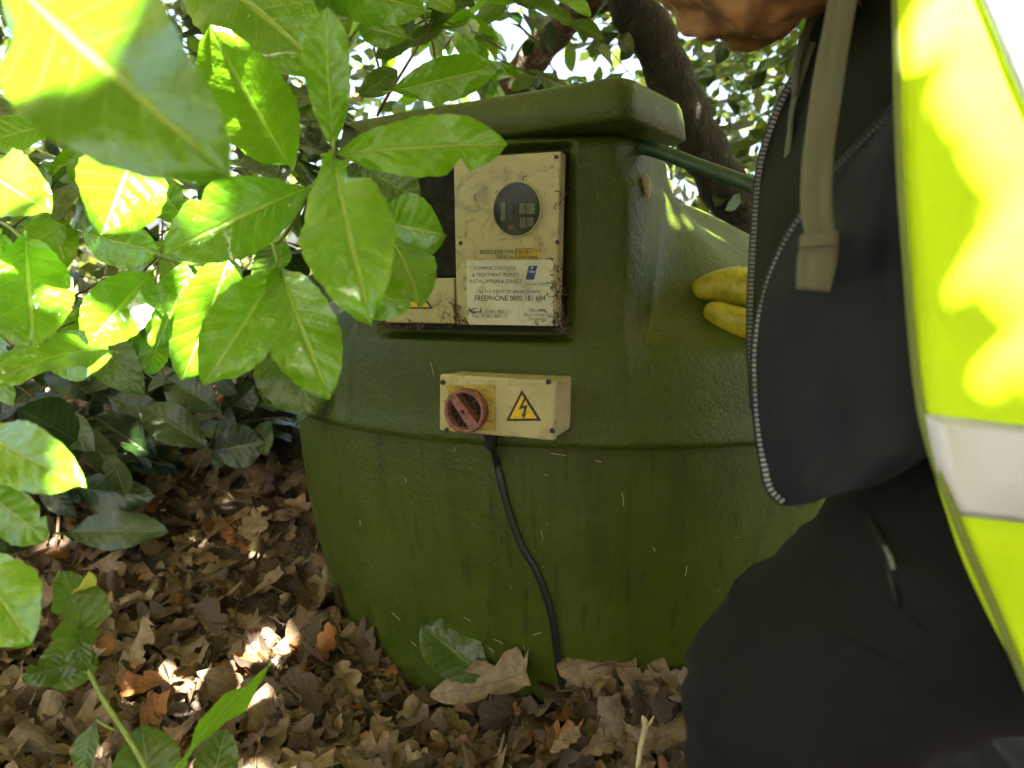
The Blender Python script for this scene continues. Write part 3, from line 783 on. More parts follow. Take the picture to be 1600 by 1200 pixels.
# insect case hanging under the housing rim
m = MB(); pth = [(1008, 272), (1010, 285), (1012, 300), (1013, 312)]
m.tube(smoothpath([tank_point(x, y, .006) for x, y in pth], 4), [.003, .0045, .006, .007, .0075, .007, .006, .0065, .005, .004, .003, .002, .001], 7)
m.build('insect_case', M['straw'], tank)

# ------------------------------------------------------------------ cable, hose
pts = []
gl = TL(hit(768, 684, -.738)[0], -.738, -.2235)
pts.append(gl); pts.append(gl + Vector((0.001, 0, -.022)))
for px, py in [(776, 722), (783, 755), (795, 800), (813, 850), (836, 890), (852, 930), (862, 965), (869, 1010), (874, 1050), (879, 1080)]: pts.append(tank_point(px, py, .0075))
pts.append(pts[-1] + Vector((.002, -.01, -.05)))
cable = empty('power_cable', pts[-1], 'black rubber cable running from the isolator box down into dead leaves', 'cable')
MB().tube(smoothpath(pts, 6), .0056, 12).build('cable_sheath', M['cable'], cable)
m = MB(); m.tube([gl + Vector((0, 0, .004)), gl - Vector((0, 0, .010))], .0125, 6); m.tube([gl - Vector((0, 0, .010)), gl - Vector((0, 0, .024)), gl - Vector((0, 0, .030))], [.0105, .0100, .0066], 14)
m.build('cable_gland', M['black_plastic'], cable, smooth=False)
hp = [at(965, 226, 1.27), at(1000, 229, 1.215), at(1040, 240, 1.19), at(1090, 259, 1.16), at(1140, 277, 1.13), at(1190, 296, 1.10), at(1250, 325, 1.05), at(1290, 360, 1.0)]
hose = link('hose', mesh('hose', *(lambda q: (q.v, q.f))(MB().tube(smoothpath(hp, 8), .0115, 14))), M['hose'])
tag(hose, 'dark green ribbed hose emerging from under the tank lid towards the jacket', 'hose')

# ------------------------------------------------------------------ laurel branches in front
LIST = []
def put_leaf(parent, b, t_, wpx, d0, d1, roll=0, mat='laurel', fold=.28, bend=.3, notches=(), holes=(), wav=.035, twist=0.0, seed=None, fat=.55):
    B = at(b[0], b[1], d0); T = at(t_[0], t_[1], d1); L = (T-B).length
    W = wpx/FPX*(d0+d1)/2
    s = seed if seed is not None else random.randrange(10000)
    me = leaf_mesh('leaf', L*1.02, W, fold, bend, wav, notches, holes, seed=s, twist=twist, fat=fat)
    mtx = frame(B, T, roll)
    # arc of the blade: tilt the chord back so that the tip still lands on T
    mtx = mtx @ Matrix.Rotation(bend*.5, 4, 'X')
    return link('leaf', me, M[mat], parent, mtx)
def stem(parent, pts, r0, r1, mat='stem', name='stem'):
    P = smoothpath([at(*p) for p in pts], 6); n = len(P)
    return MB().tube(P, [r0 + (r1-r0)*i/(n-1) for i in range(n)], 8).build(name, M[mat], parent)

br1 = empty('laurel_branch', at(300, 420, .95), 'bright green laurel spray hanging in front of the tank and control panel', 'branch')
stem(br1, [(180, 372, 1.05), (300, 412, .95), (400, 382, .85), (440, 372, .80), (484, 300, .75), (518, 248, .71), (522, 215, .70)], .0035, .0016)
stem(br1, [(425, 378, .82), (432, 400, .79), (436, 420, .77)], .002, .0015)
put_leaf(br1, (526, 240), (790, 226), 96, .71, .74, -12, bend=.35, notches=[(.70, 1, .55, .035), (.66, 1, .3, .03), (.03, -1, .2, .05)], fold=.22, seed=1)
put_leaf(br1, (522, 246), (580, 503), 142, .71, .62, 10, bend=.5, notches=[(.24, -1, .55, .05), (.2, -1, .3, .06)], wav=.035, seed=2)
put_leaf(br1, (521, 226), (512, 12), 78, .71, .66, -20, bend=.35, seed=3)
put_leaf(br1, (482, 292), (258, 395), 118, .76, .70, 8, bend=.35, notches=[(.66, 1, .25, .03)], seed=4)
put_leaf(br1, (434, 420), (318, 600), 108, .78, .72, -8, bend=.5, notches=[(.93, -1, .4, .04)], seed=5)
put_leaf(br1, (436, 414), (516, 622), 112, .78, .72, 10, bend=.45, seed=6)
put_leaf(br1, (428, 500), (492, 645), 118, .88, .86, 18, 'laurel_mid', bend=.4, seed=7)
put_leaf(br1, (362, 388), (284, 592), 100, .90, .86, -12, bend=.4, seed=8)
put_leaf(br1, (310, 400), (243, 545), 72, .96, .94, 14, 'laurel', seed=9)
put_leaf(br1, (238, 424), (136, 537), 92, .95, .90, 5, 'laurel', bend=.3, seed=10)
put_leaf(br1, (405, 560), (470, 640), 80, .98, .98, -20, 'laurel_mid', seed=11)
put_leaf(br1, (440, 372), (400, 450), 46, .90, .92, 30, 'laurel_mid', seed=12)
put_leaf(br1, (436, 425), (442, 376), 30, .84, .84, 10, 'laurel', seed=13)
br2 = empty('laurel_branch', at(560, 270, 1.0), 'shaded laurel twig behind the spray, its leaves over the black cover', 'branch')
stem(br2, [(500, 330, 1.0), (560, 290, .98), (590, 320, .97), (605, 350, .95)], .002, .0014)
put_leaf(br2, (566, 258), (655, 316), 90, .98, .96, 5, 'laurel_mid', seed=14)
put_leaf(br2, (585, 342), (694, 366), 108, .98, .93, 12, 'laurel', seed=15, fat=.62)
put_leaf(br2, (603, 368), (656, 480), 88, .93, .86, -28, 'laurel', bend=.75, seed=16)
put_leaf(br2, (500, 420), (640, 478), 92, 1.0, .98, 20, 'laurel', seed=17)
put_leaf(br2, (500, 270), (620, 330), 76, 1.05, 1.03, -15, 'laurel_mid', seed=18)

br3 = empty('laurel_branch', at(0, 100, .6), 'sunlit laurel branch at the top, its nearest leaf large and blurred', 'branch')
stem(br3, [(-40, 140, .9), (30, 160, .86), (100, 188, .82), (170, 212, .80), (235, 258, .80), (285, 290, .82)], .0028, .0016)
stem(br3, [(-40, -60, .5), (20, -20, .45), (60, 5, .42)], .003, .0018)
stem(br3, [(225, 20, .92), (262, -100, .92)], .0016, .0016)
put_leaf(br3, (10, -40), (352, 268), 262, .44, .36, 6, bend=.45, seed=21)
put_leaf(br3, (262, -100), (505, 108), 168, .92, .88, -10, bend=.3, seed=22)
put_leaf(br3, (455, 262), (330, 45), 135, .86, .74, -15, bend=.35, seed=23)
put_leaf(br3, (215, 215), (158, 366), 128, .80, .72, -8, bend=.5, seed=24, fat=.6)
put_leaf(br3, (-45, 255), (74, 330), 105, .80, .72, -6, bend=.4, seed=25)
put_leaf(br3, (90, 195), (-30, 225), 60, .85, .82, 25, bend=.4, seed=26)
put_leaf(br3, (432, -60), (662, 14), 92, .94, .96, 14, bend=.4, seed=27)
put_leaf(br3, (560, -30), (420, -5), 110, .98, .96, 0, bend=.3, seed=28)
put_leaf(br3, (100, 350), (40, 390), 56, .95, .9, 20, 'laurel', seed=29)
br4 = empty('laurel_branch', at(-20, 430, .8), 'laurel twig at the left edge with a sun patch on its broad hanging leaf', 'branch')
stem(br4, [(-50, 330, .9), (10, 352, .85), (45, 385, .80)], .0022, .0014)
put_leaf(br4, (40, 372), (54, 548), 124, .80, .74, 6, bend=.35, seed=31)
put_leaf(br4, (2, 366), (-6, 492), 60, .80, .76, -10, bend=.35, seed=32)
put_leaf(br4, (128, 362), (246, 392), 80, .95, .92, 12, seed=33)
put_leaf(br4, (292, 346), (240, 284), 58, .96, .94, -10, seed=34, fat=.65)
put_leaf(br4, (270, 296), (272, 350), 62, 1.0, .98, 10, seed=35, fat=.6)
put_leaf(br4, (172, 548), (-20, 600), 74, .80, .70, 38, bend=.9, wav=.05, notches=[(.55, 1, .4, .06)], seed=36)
put_leaf(br4, (80, 560), (176, 556), 80, .84, .82, -12, bend=.6, wav=.05, seed=37)
put_leaf(br4, (212, 510), (196, 588), 44, 1.05, 1.03, 10, seed=38)
put_leaf(br4, (246, 512), (232, 586), 44, 1.05, 1.03, -14, seed=39)
put_leaf(br4, (100, 440), (60, 500), 60, 1.0, .98, 5, 'laurel_mid', seed=40)
br5 = empty('laurel_branch', at(-60, 800, .65), 'laurel twig low at the left edge, its bright leaf above the litter', 'branch')
stem(br5, [(-90, 620, .7), (-55, 700, .66), (-40, 760, .66), (-45, 880, .66)], .0025, .0016)
put_leaf(br5, (-42, 668), (125, 758), 98, .66, .60, 4, bend=.3, seed=41)
put_leaf(br5, (-40, 748), (76, 842), 84, .70, .68, 30, bend=.35, notches=[(.8, -1, .4, .05)], seed=42)
put_leaf(br5, (-40, 868), (48, 1004), 118, .66, .62, 12, bend=.3, seed=43)

spr = empty('laurel_sprig', at(235, 1260, .75), 'chewed young laurel sprig with a yellow tip rising from the bottom edge', 'sprig')
stem(spr, [(250, 1240, .75), (205, 1160, .76), (160, 1090, .77), (132, 1030, .78), (118, 960, .78)], .0032, .0018)
stem(spr, [(182, 1142, .765), (168, 1136, .765), (150, 1125, .77)], .0014, .001)
put_leaf(spr, (130, 1035), (96, 890), 88, .78, .76, 25, 'laurel_mid', bend=.8, notches=[(.35, 1, .5, .07), (.6, -1, .4, .06), (.2, -1, .6, .05)], wav=.06, seed=51)
put_leaf(spr, (132, 1030), (36, 1056), 50, .78, .77, -25, 'laurel_mid', bend=.6, notches=[(.6, 1, .6, .1), (.4, -1, .4, .05)], wav=.06, seed=52)
put_leaf(spr, (120, 985), (100, 1078), 84, .80, .79, 10, 'laurel_mid', bend=.4, seed=53)
put_leaf(spr, (118, 960), (135, 1050), 46, .77, .77, 40, 'laurel_mid', bend=.5, seed=54)
M['yellow_leaf'] = leaf_material('yellowing_leaf', (.42, .44, .06), (.55, .52, .10), .4, .4, (.5, .5, .2))
put_leaf(spr, (112, 925), (140, 892), 34, .77, .755, 60, 'yellow_leaf', bend=1.2, seed=55)
put_leaf(spr, (256, 1225), (422, 1038), 62, .70, .74, 62, 'laurel', bend=-.35, seed=56)
put_leaf(spr, (228, 1275), (222, 1134), 100, .76, .78, 18, 'laurel_mid', bend=.3, seed=57)
put_leaf(spr, (320, 1270), (352, 1140), 66, .80, .84, -10, 'laurel_mid', bend=.2, seed=58)
put_leaf(spr, (150, 1126), (132, 1215), 50, .77, .75, 45, 'laurel_mid', bend=.7, seed=59)

lone = empty('laurel_leaf', at(762, 1100, 1.40), 'single glossy green laurel leaf standing upright in dead leaves against the tank', 'leaf')
put_leaf(lone, (765, 1064), (659, 978), 84, 1.37, 1.40, 6, 'laurel_mid', bend=.25, notches=[(.55, 1, .15, .04)], seed=61)
stem(lone, [(765, 1066, 1.37), (767, 1085, 1.37), (760, 1118, 1.38)], .0016, .0013, name='stalk')
tw = empty('pale_twig', at(990, 1200, 1.15), 'short pale yellow twig poking up by the dark trouser leg', 'twig')
MB().tube(smoothpath([at(995, 1215, 1.17), at(1000, 1170, 1.18), at(1008, 1135, 1.18), at(1004, 1118, 1.18)], 4), [.0040, .0036, .0041, .0037, .0042, .0038, .0044, .0046, .0042, .0055, .0050, .0036, .0012], 7).build('stick', M['straw'], tw)
MB().tube([at(1006, 1140, 1.18), at(1017, 1128, 1.18), at(1022, 1119, 1.175)], [.003, .0026, .001], 6).build('side_shoot', M['straw'], tw)

# hand-placed big dead leaves by the tank foot
def put_oak(px, py, ang, L, rnd_tilt, mat='oak', zoff=.0):
    # on the ground under the pixel
    r = at(px, py, 1.0) - CAM; d = 1.0
    for i in range(400):
        d = .9 + i*.004; p_ = CAM + r*d
        if p_.z < gz(p_.x, p_.y) + .03: break
    m_ = litter_matrix(p_.x, p_.y, L, .03 + zoff, rnd_tilt)
    return link('fallen_leaf', random.choice(OAK), None, ground, m_)
def oak_oriented(b, t_, d0, d1, roll, W=.6, mat=None):
    B = at(b[0], b[1], d0); T = at(t_[0], t_[1], d1); mtx = frame(B, T, roll); L = (T-B).length
    mtx = mtx @ Matrix.Translation((0, L*.5, 0)) @ Matrix.Scale(L, 4)
    me = random.choice(OAK)
    if mat: me = me.copy(); me.materials.clear(); me.materials.append(mat)
    return link('fallen_leaf', me, None, ground, mtx)
M['orange_leaf'] = oak_material('orange_dead_leaf', 1.0)
M['tan_leaf'] = oak_material('tan_dead_leaf', .66)
for (b, t_, d0, d1, roll, mt) in [((480, 1050), (520, 985), 1.50, 1.55, 0, 'orange_leaf'), ((672, 1085), (830, 1070), 1.38, 1.36, -20, 'tan_leaf'), 
        ((870, 1045), (1000, 1015), 1.33, 1.36, -15, 'tan_leaf'), ((960, 1130), (985, 1060), 1.30, 1.31, 20, None), ((1045, 1070), (1020, 1020), 1.31, 1.34, 10, 'tan_leaf'), ((540, 1140), (528, 1095), 1.40, 1.43, 0, 'tan_leaf'),
        ((800, 1170), (830, 1095), 1.24, 1.30, -30, None), ((415, 1030), (398, 985), 1.6, 1.62, 10, 'orange_leaf'), ((250, 1135), (245, 1085), 1.45, 1.5, 0, 'orange_leaf'), ((40, 1150), (25, 1115), 1.4, 1.45, 10, 'orange_leaf'),
        ((860, 1175), (905, 1140), 1.2, 1.22, -10, 'tan_leaf'), ((905, 1180), (960, 1150), 1.2, 1.22, 15, 'tan_leaf'), ((490, 945), (480, 875), 1.75, 1.80, 0, None), ((375, 850), (440, 890), 1.95, 1.9, 0, 'tan_leaf'), ((260, 900), (215, 890), 1.9, 1.9, 0, None)]:
    oak_oriented(b, t_, d0, d1, roll, mat=M[mt] if mt else None)

# ------------------------------------------------------------------ shrubs and trees behind
VAR = {}
for key in ('laurel', 'laurel_mid', 'laurel_old_shade'):
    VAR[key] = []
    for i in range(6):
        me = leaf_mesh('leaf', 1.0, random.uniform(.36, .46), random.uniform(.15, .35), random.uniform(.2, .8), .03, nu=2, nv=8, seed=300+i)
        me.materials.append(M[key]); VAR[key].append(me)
def twig(parent, p0, dirv, length, nleaf, mats, lsize, leaf_up=.6, r=.0025, curve=.15):
    dirv = Vector(dirv).normalized(); pts = []; p = Vector(p0); d = dirv.copy()
    for i in range(7):
        pts.append(p.copy()); d = (d + Vector((random.gauss(0, .1), random.gauss(0, .1), random.gauss(-curve*.3, .08)))).normalized(); p += d*length/6
    MB().tube(pts, [r*(1-.6*i/6) for i in range(7)], 5, False).build('stem', M['twig'], parent)
    for k in range(nleaf):
        t_ = .2 + .8*(k+.5)/nleaf; f = t_*6; i = min(5, int(f)); b = pts[i].lerp(pts[i+1], f-i); ax = (pts[i+1]-pts[i]).normalized()
        side = ax.cross(Vector((0, 0, 1))); side = side.normalized() if side.length > .01 else Vector((1, 0, 0))
        ld = (ax*random.uniform(.3, .8) + side*(1 if k % 2 else -1)*random.uniform(.5, 1) + Vector((random.gauss(0, .2), random.gauss(0, .2), random.uniform(-.55, .15)))).normalized()
        if k == nleaf-1: ld = (ax + Vector((0, 0, -.2))).normalized()
        L = lsize*random.uniform(.7, 1.2)
        nrm = Vector((random.gauss(0, .35), -.5*(1-leaf_up) + random.gauss(0, .35), leaf_up))
        mtx = frame(b + ld*L*.06, b + ld*L, random.uniform(-15, 15), nrm) @ Matrix.Scale(L, 4)
        link('leaf', random.choice(VAR[random.choice(mats)]), None, parent, mtx)

def bush(label, base, spots, mats, lsize, nleaf=7, length=.35, leaf_up=.55, cat='shrub'):
    e = empty('laurel_bush', base, label, cat)
    hub = Vector(base)
    for s in spots:
        p = at(*s); out = Vector((random.gauss(0, .6), random.gauss(-.3, .5), random.gauss(.1, .4)))
        if out.length < .2: out = Vector((0, -1, 0))
        twig(e, p - out.normalized()*length*.5, out, length, nleaf, mats, lsize, leaf_up)
    return e
def rnd_spots(n, x0, x1, y0, y1, d0, d1): return [(random.uniform(x0, x1), random.uniform(y0, y1), random.uniform(d0, d1)) for _ in range(n)]
gb = lambda x, y: (x, y, gz(x, y))
low = bush('low dark laurel shrub on the ground to the left of the tank', gb(-.75, 2.1), rnd_spots(16, -60, 250, 600, 760, 1.8, 2.3) + rnd_spots(14, 60, 400, 560, 660, 2.0, 2.5), ['laurel_old_shade'], .15, 6, .34)
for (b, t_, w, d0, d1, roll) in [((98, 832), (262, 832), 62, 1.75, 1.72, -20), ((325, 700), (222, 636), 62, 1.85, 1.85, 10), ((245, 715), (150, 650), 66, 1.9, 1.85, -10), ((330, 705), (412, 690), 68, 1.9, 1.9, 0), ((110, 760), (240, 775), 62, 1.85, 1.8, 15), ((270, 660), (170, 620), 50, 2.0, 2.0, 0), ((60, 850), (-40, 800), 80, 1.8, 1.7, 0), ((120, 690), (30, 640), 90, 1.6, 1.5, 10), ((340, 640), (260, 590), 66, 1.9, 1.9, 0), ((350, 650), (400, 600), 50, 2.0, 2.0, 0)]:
    put_leaf(low, b, t_, w, d0, d1, roll, 'laurel_old_shade')
stem(low, [(85, 870, 1.8), (92, 800, 1.8), (88, 700, 1.82)], .004, .003, 'twig')
stem(low, [(300, 745, 1.95), (330, 690, 1.92), (340, 660, 1.9)], .003, .002, 'twig')
bush('laurel shrub filling the upper left behind the bright sprays', gb(-.9, 2.3), rnd_spots(40, -80, 560, -20, 560, 1.45, 2.4), ['laurel_mid', 'laurel_old_shade', 'laurel_old_shade'], .14, 7, .34)
bush('deeper dark laurel shrub in the background at the far left', gb(-1.3, 3.0), rnd_spots(24, -100, 560, 60, 620, 2.3, 3.0), ['laurel_mid', 'laurel_old_shade', 'laurel_old_shade'], .14, 7, .34)
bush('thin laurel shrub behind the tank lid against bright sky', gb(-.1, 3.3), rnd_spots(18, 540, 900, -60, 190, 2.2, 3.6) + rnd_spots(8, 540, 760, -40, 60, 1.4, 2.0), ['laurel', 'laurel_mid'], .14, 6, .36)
bush('dense shaded laurel shrub behind the dark leaning trunk', gb(1.1, 3.6), rnd_spots(30, 900, 1330, -30, 360, 2.8, 4.2) + rnd_spots(10, 800, 1010, -30, 130, 2.0, 3.0), ['laurel_mid', 'laurel_mid', 'laurel_old_shade'], .12, 7, .4)
bush('laurel foliage between the dark trunk and the open jacket', gb(1.35, 3.2), rnd_spots(30, 1070, 1330, -30, 380, 2.6, 3.6), ['laurel_mid', 'laurel_mid', 'laurel_old_shade'], .11, 7, .4)
mid = empty('laurel_branch', at(330, 330, 1.2), 'half hidden laurel twigs close behind the bright front leaves', 'branch')
for p_ in rnd_spots(9, 60, 520, 180, 520, 1.02, 1.25): twig(mid, at(*p_) + Vector((0, .15, .05)), (random.gauss(0, .5), -.8, -.2), .26, 6, ['laurel', 'laurel', 'laurel_mid'], .125, .35)
one = empty('laurel_branch', at(610, 150, 1.35), 'single shaded laurel leaf on a twig just left above the lid', 'branch')
put_leaf(one, (612, 142), (776, 104), 66, 1.38, 1.36, 5, 'laurel', seed=71)
put_leaf(one, (640, 60), (560, 40), 50, 1.5, 1.5, 5, 'laurel', seed=72); put_leaf(one, (560, 150), (620, 110), 40, 1.5, 1.5, 5, 'laurel_mid', seed=73)
stem(one, [(590, 180, 1.45), (608, 146, 1.39), (660, 60, 1.5), (700, -20, 1.6)], .003, .002, 'twig')

# dark pipe-like stump between shrub and tank
st = empty('black_stump', gb(-.62, 2.25), 'dark upright stump close beside the left side of the tank', 'stump')
MB().tube(smoothpath([at(440, 790, 2.2), at(436, 720, 2.2), at(415, 620, 2.2), at(395, 520, 2.2), at(385, 430, 2.2)], 5), [.085, .08, .078, .076, .075, .073, .072, .07, .07, .07, .07, .068, .068, .066, .066, .065, .065, .065, .065, .065, .065], 14).build('trunk', M['bark'], st)

tree = empty('tree', gb(.95, 2.9), 'dark leaning tree with a second lichen-covered stem behind the tank', 'tree')
def trunk(name, pts, radii, mat):
    P = smoothpath(pts, 8); n = len(P); rr = np.interp(np.linspace(0, 1, n), np.linspace(0, 1, len(radii)), radii)
    rr = [r*(1 + .07*math.sin(i*1.3) + random.gauss(0, .02)) for i, r in enumerate(rr)]
    return MB().tube(P, rr, 16).build(name, mat, tree)
trunk('trunk', [Vector((1.02, 2.95, .1)), at(1215, 470, 2.75), at(1160, 345, 2.65), at(1108, 250, 2.57), at(1060, 150, 2.48), at(1018, 50, 2.38), at(975, -60, 2.25), Vector((.1, 1.2, 2.4)), Vector((.15, 0.2, 3.0))], [.095, .09, .082, .078, .075, .07, .065, .06, .05], M['bark'])
trunk('limb', [at(680, 290, 2.9), at(780, 160, 2.75), at(835, 88, 2.65), at(890, 25, 2.55), at(950, -40, 2.45), at(1010, -140, 2.4)], [.06, .058, .056, .054, .05, .04], M['bark_lichen'])
trunk('limb', [at(800, 120, 3.2), at(860, 50, 3.0), at(985, -10, 2.5)], [.02, .022, .026], M['bark'])
trunk('limb', [at(1120, 220, 2.7), at(1010, 60, 2.8), at(900, -30, 2.9)], [.012, .016, .018], M['bark'])

# unseen leaf canopy added overhead to block the sun, gaps aimed at the dapples
GAPS = [((60, 30), .41, .055), ((330, 100), .78, .046), ((172, 302), .76, .042), ((20, 312), .76, .036), ((300, 340), .72, .024), ((290, 266), .84, .006), ((72, 412), .78, .018),
        ((145, 393), .94, .012), ((1050, 180), 1.27, .011), ((1040, 380), 1.42, .015), ((1068, 372), 1.45, .013), ((1085, 396), 1.42, .008), ((1122, 389), 1.5, .012), ((1110, 330), 1.75, .02), ((1150, 350), 1.75, .015),
        ((248, 1100), 1.42, .006), ((146, 1052), 1.5, .004), ((290, 1155), 1.35, .005), *[((1504 + 8.0*q, 46.0*q - 10), .53 - .0026*q, .019) for q in range(13)]]
gl_ = [(at(p[0], p[1], d), r) for p, d, r in GAPS]
n = 30000
ctr = Vector((.12, 1.5, .45)) + SUN*2.7
s_ = np.array(SUN); ax1 = np.array(SUN.orthogonal().normalized()); ax2 = np.cross(s_, ax1)
pos = np.array(ctr) + np.outer(RNG.uniform(-2.5, 2.5, n), ax1) + np.outer(RNG.uniform(-2.3, 2.3, n), ax2) + np.outer(RNG.uniform(-.45, .55, n), s_)
size = RNG.uniform(.075, .13, n)
n2 = 26000
pos = np.concatenate([pos, np.stack([RNG.uniform(-4.5, 4.5, n2), RNG.uniform(-4.5, 4.2, n2), RNG.uniform(2.5, 3.4, n2)], 1)]); size = np.concatenate([size, RNG.uniform(.13, .22, n2)]); n += n2
keep = np.ones(n, bool)
for P_, r in gl_:
    w = pos - np.array(P_); along = w @ s_; dist = np.linalg.norm(w - np.outer(along, s_), axis=1); keep &= ~((dist < r + np.minimum(size*.26, r*1.2)) & (along > 0))
pos = pos[keep]; size = size[keep]
# plug leaves added across sun lines outside the gaps, to stop stray sun
pl = []
def close_over(x0, x1, y0, y1, d, step):
    for px in np.arange(x0, x1, step):
        for py in np.arange(y0, y1, step):
            P_ = np.array(at(px + RNG.uniform(-6, 6), py + RNG.uniform(-6, 6), d)); ok = True
            for G_, r in gl_:
                w = P_ - np.array(G_)
                if np.linalg.norm(w - (w @ s_)*s_) < r + .036: ok = False; break
            if ok: pl.append(P_ + s_*RNG.uniform(2.1, 3.0))
close_over(440, 1200, 100, 1100, 1.22, 24); close_over(960, 1200, 150, 560, 1.45, 22); close_over(-20, 600, 680, 1220, 1.5, 24)
close_over(1040, 1480, -20, 1220, .62, 34); close_over(-20, 720, -20, 660, .80, 32); close_over(-20, 420, 640, 1220, .70, 34)
pos = np.concatenate([pos, np.array(pl)]); size = np.concatenate([size, RNG.uniform(.08, .10, len(pl))]); n = len(pos)
a = RNG.normal(size=(n, 3)); a[-len(pl):] -= np.outer(a[-len(pl):] @ s_, s_)*.8; a /= np.linalg.norm(a, axis=1)[:, None]
nb = RNG.normal(size=(n, 3))*.75 + s_; nb[-len(pl):] = s_ + RNG.normal(size=(len(pl), 3))*.25; b = np.cross(a, nb); b /= np.linalg.norm(b, axis=1)[:, None]; c = np.cross(a, b)
Vc = np.stack([pos - a*size[:, None]*.5, pos + b*size[:, None]*.27 + c*size[:, None]*.05, pos + a*size[:, None]*.5, pos - b*size[:, None]*.27 + c*size[:, None]*.05], 1).reshape(-1, 3)
Fc = [(4*i, 4*i+1, 4*i+2) for i in range(n)] + [(4*i, 4*i+2, 4*i+3) for i in range(n)]
crown = link('crown', mesh('crown', Vc, Fc, False, np.tile([[.5, 0], [1, .5], [.5, 1], [0, .5]], (n, 1)), np.repeat(RNG.random(n), 4)), M['crown'], tree); crown['kind'] = 'stuff'  # unseen canopy, added to keep sun and sky off the scene

# far undergrowth that closes the view behind the garden
n = 16000
far = np.concatenate([np.stack([RNG.uniform(-9, 9, 7000), RNG.uniform(5.5, 10, 7000), RNG.beta(1.3, 2.2, 7000)*3.6], 1),
                      np.stack([RNG.uniform(.75, 3.6, 5000), RNG.uniform(3.5, 5.2, 5000), RNG.uniform(.3, 2.6, 5000)], 1),
                      np.stack([RNG.uniform(-5, -.75, 4000), RNG.uniform(3.2, 5.0, 4000), RNG.uniform(.3, 2.6, 4000)], 1)])
size = np.concatenate([RNG.uniform(.12, .22, 7000), RNG.uniform(.08, .14, 9000)])
a = RNG.normal(size=(n, 3)); a /= np.linalg.norm(a, axis=1)[:, None]; nb = RNG.normal(size=(n, 3)); b = np.cross(a, nb); b /= np.linalg.norm(b, axis=1)[:, None]
Vf = np.stack([far - a*size[:, None]*.5, far + b*size[:, None]*.26, far + a*size[:, None]*.5, far - b*size[:, None]*.26], 1).reshape(-1, 3)
Ff = [(4*i, 4*i+1, 4*i+2, 4*i+3) for i in range(n)]
fu = link('undergrowth', mesh('undergrowth', Vf, Ff, False, np.tile([[.5, 0], [1, .5], [.5, 1], [0, .5]], (n, 1)), np.repeat(RNG.random(n), 4)), M['far_leaf'])
tag(fu, 'mass of far green undergrowth behind the tank and trees', 'undergrowth', kind='stuff')

# ------------------------------------------------------------------ the person
FOOT = Vector((.36, .78, gz(.36, .78)))
def skin_object(name, nodes, edges, mat, parent=None, root=0, levels=2):
    """one continuous skinned surface: nodes = [(point, radius or (rx, ry))]"""
    me = bpy.data.meshes.new(name); me.from_pydata([tuple(p) for p, r in nodes], edges, [])
    ob = bpy.data.objects.new(name + '_tmp', me); COL.objects.link(ob)
    sk = ob.modifiers.new('skin', 'SKIN'); sk.use_smooth_shade = True
    sl = me.skin_vertices[0].data if len(me.skin_vertices) else None
    for i, (p, r) in enumerate(nodes):
        sl[i].radius = r if isinstance(r, tuple) else (r, r); sl[i].use_root = (i == root)
    sb = ob.modifiers.new('sub', 'SUBSURF'); sb.levels = levels; sb.render_levels = levels
    dg = bpy.context.evaluated_depsgraph_get(); dg.update()
    out = bpy.data.meshes.new_from_object(ob.evaluated_get(dg)); out.name = name
    bpy.data.objects.remove(ob); bpy.data.meshes.remove(me)
    out.polygons.foreach_set('use_smooth', [True]*len(out.polygons))
    return out
hipL = at(1570, 870, .64); kneeL = at(1172, 1118, .66); ankL = Vector((.42, .72, .08)); toeL = Vector((.24, .78, .05))
hipR = hipL + Vector((.10, .20, .02)); kneeR = Vector((.40, 1.00, .16)); ankR = Vector((.72, 1.0, .09)); toeR = Vector((.60, 1.02, .04))
pelvis = (hipL + hipR)*.5 + Vector((.09, 0, .06)); waist = pelvis + Vector((-.02, -.02, .17)); chest = pelvis + Vector((-.05, -.05, .40))
neckb = chest + Vector((-.08, .05, .17)); headc = at(1205, -165, .64)
neck = neckb.lerp(headc, .5) + Vector((.02, 0, -.02)); chin = headc + Vector((-.055, .01, -.05)); nose = at(1068, -22, .63); crownp = headc + Vector((.03, .0, .075))
shL = chest + Vector((.13, -.12, .10)); elL = shL + Vector((.14, -.02, -.26)); wrL = elL + Vector((-.10, .12, -.20)); hdL = wrL + Vector((-.05, .05, -.06))
shR = chest + Vector((-.04, .17, .10)); wrR = at(1230, 470, 1.27); elR = shR.lerp(wrR, .5) + Vector((.06, -.02, -.08)); hdR = at(1185, 466, 1.30)
nodes = [(pelvis, .14), (waist, .135), (chest, .15), (neckb, .085), (neck, .058), (headc, .088), (crownp, .082), (chin, .06), (nose, .022),
         (shL, .075), (elL, .05), (wrL, .035), (hdL, .04), (shR, .075), (elR, .05), (wrR, .033), (hdR, .032),
         (hipL, .095), (kneeL, .066), (ankL, .045), (toeL, .04), (hipR, .095), (kneeR, .066), (ankR, .045), (toeR, .04)]
edges = [(0, 1), (1, 2), (2, 3), (3, 4), (4, 5), (5, 6), (5, 7), (5, 8), (2, 9), (9, 10), (10, 11), (11, 12), (2, 13), (13, 14), (14, 15), (15, 16), (0, 17), (17, 18), (18, 19), (19, 20), (0, 21), (21, 22), (22, 23), (23, 24)]
bm_ = skin_object('person', nodes, edges, M['skin']); recentre(bm_, FOOT)
person = link('person', bm_, M['skin']); person.location = FOOT
tag(person, 'person crouching beside the tank in yellow vest and black jacket, gloved hand on the tank', 'person')
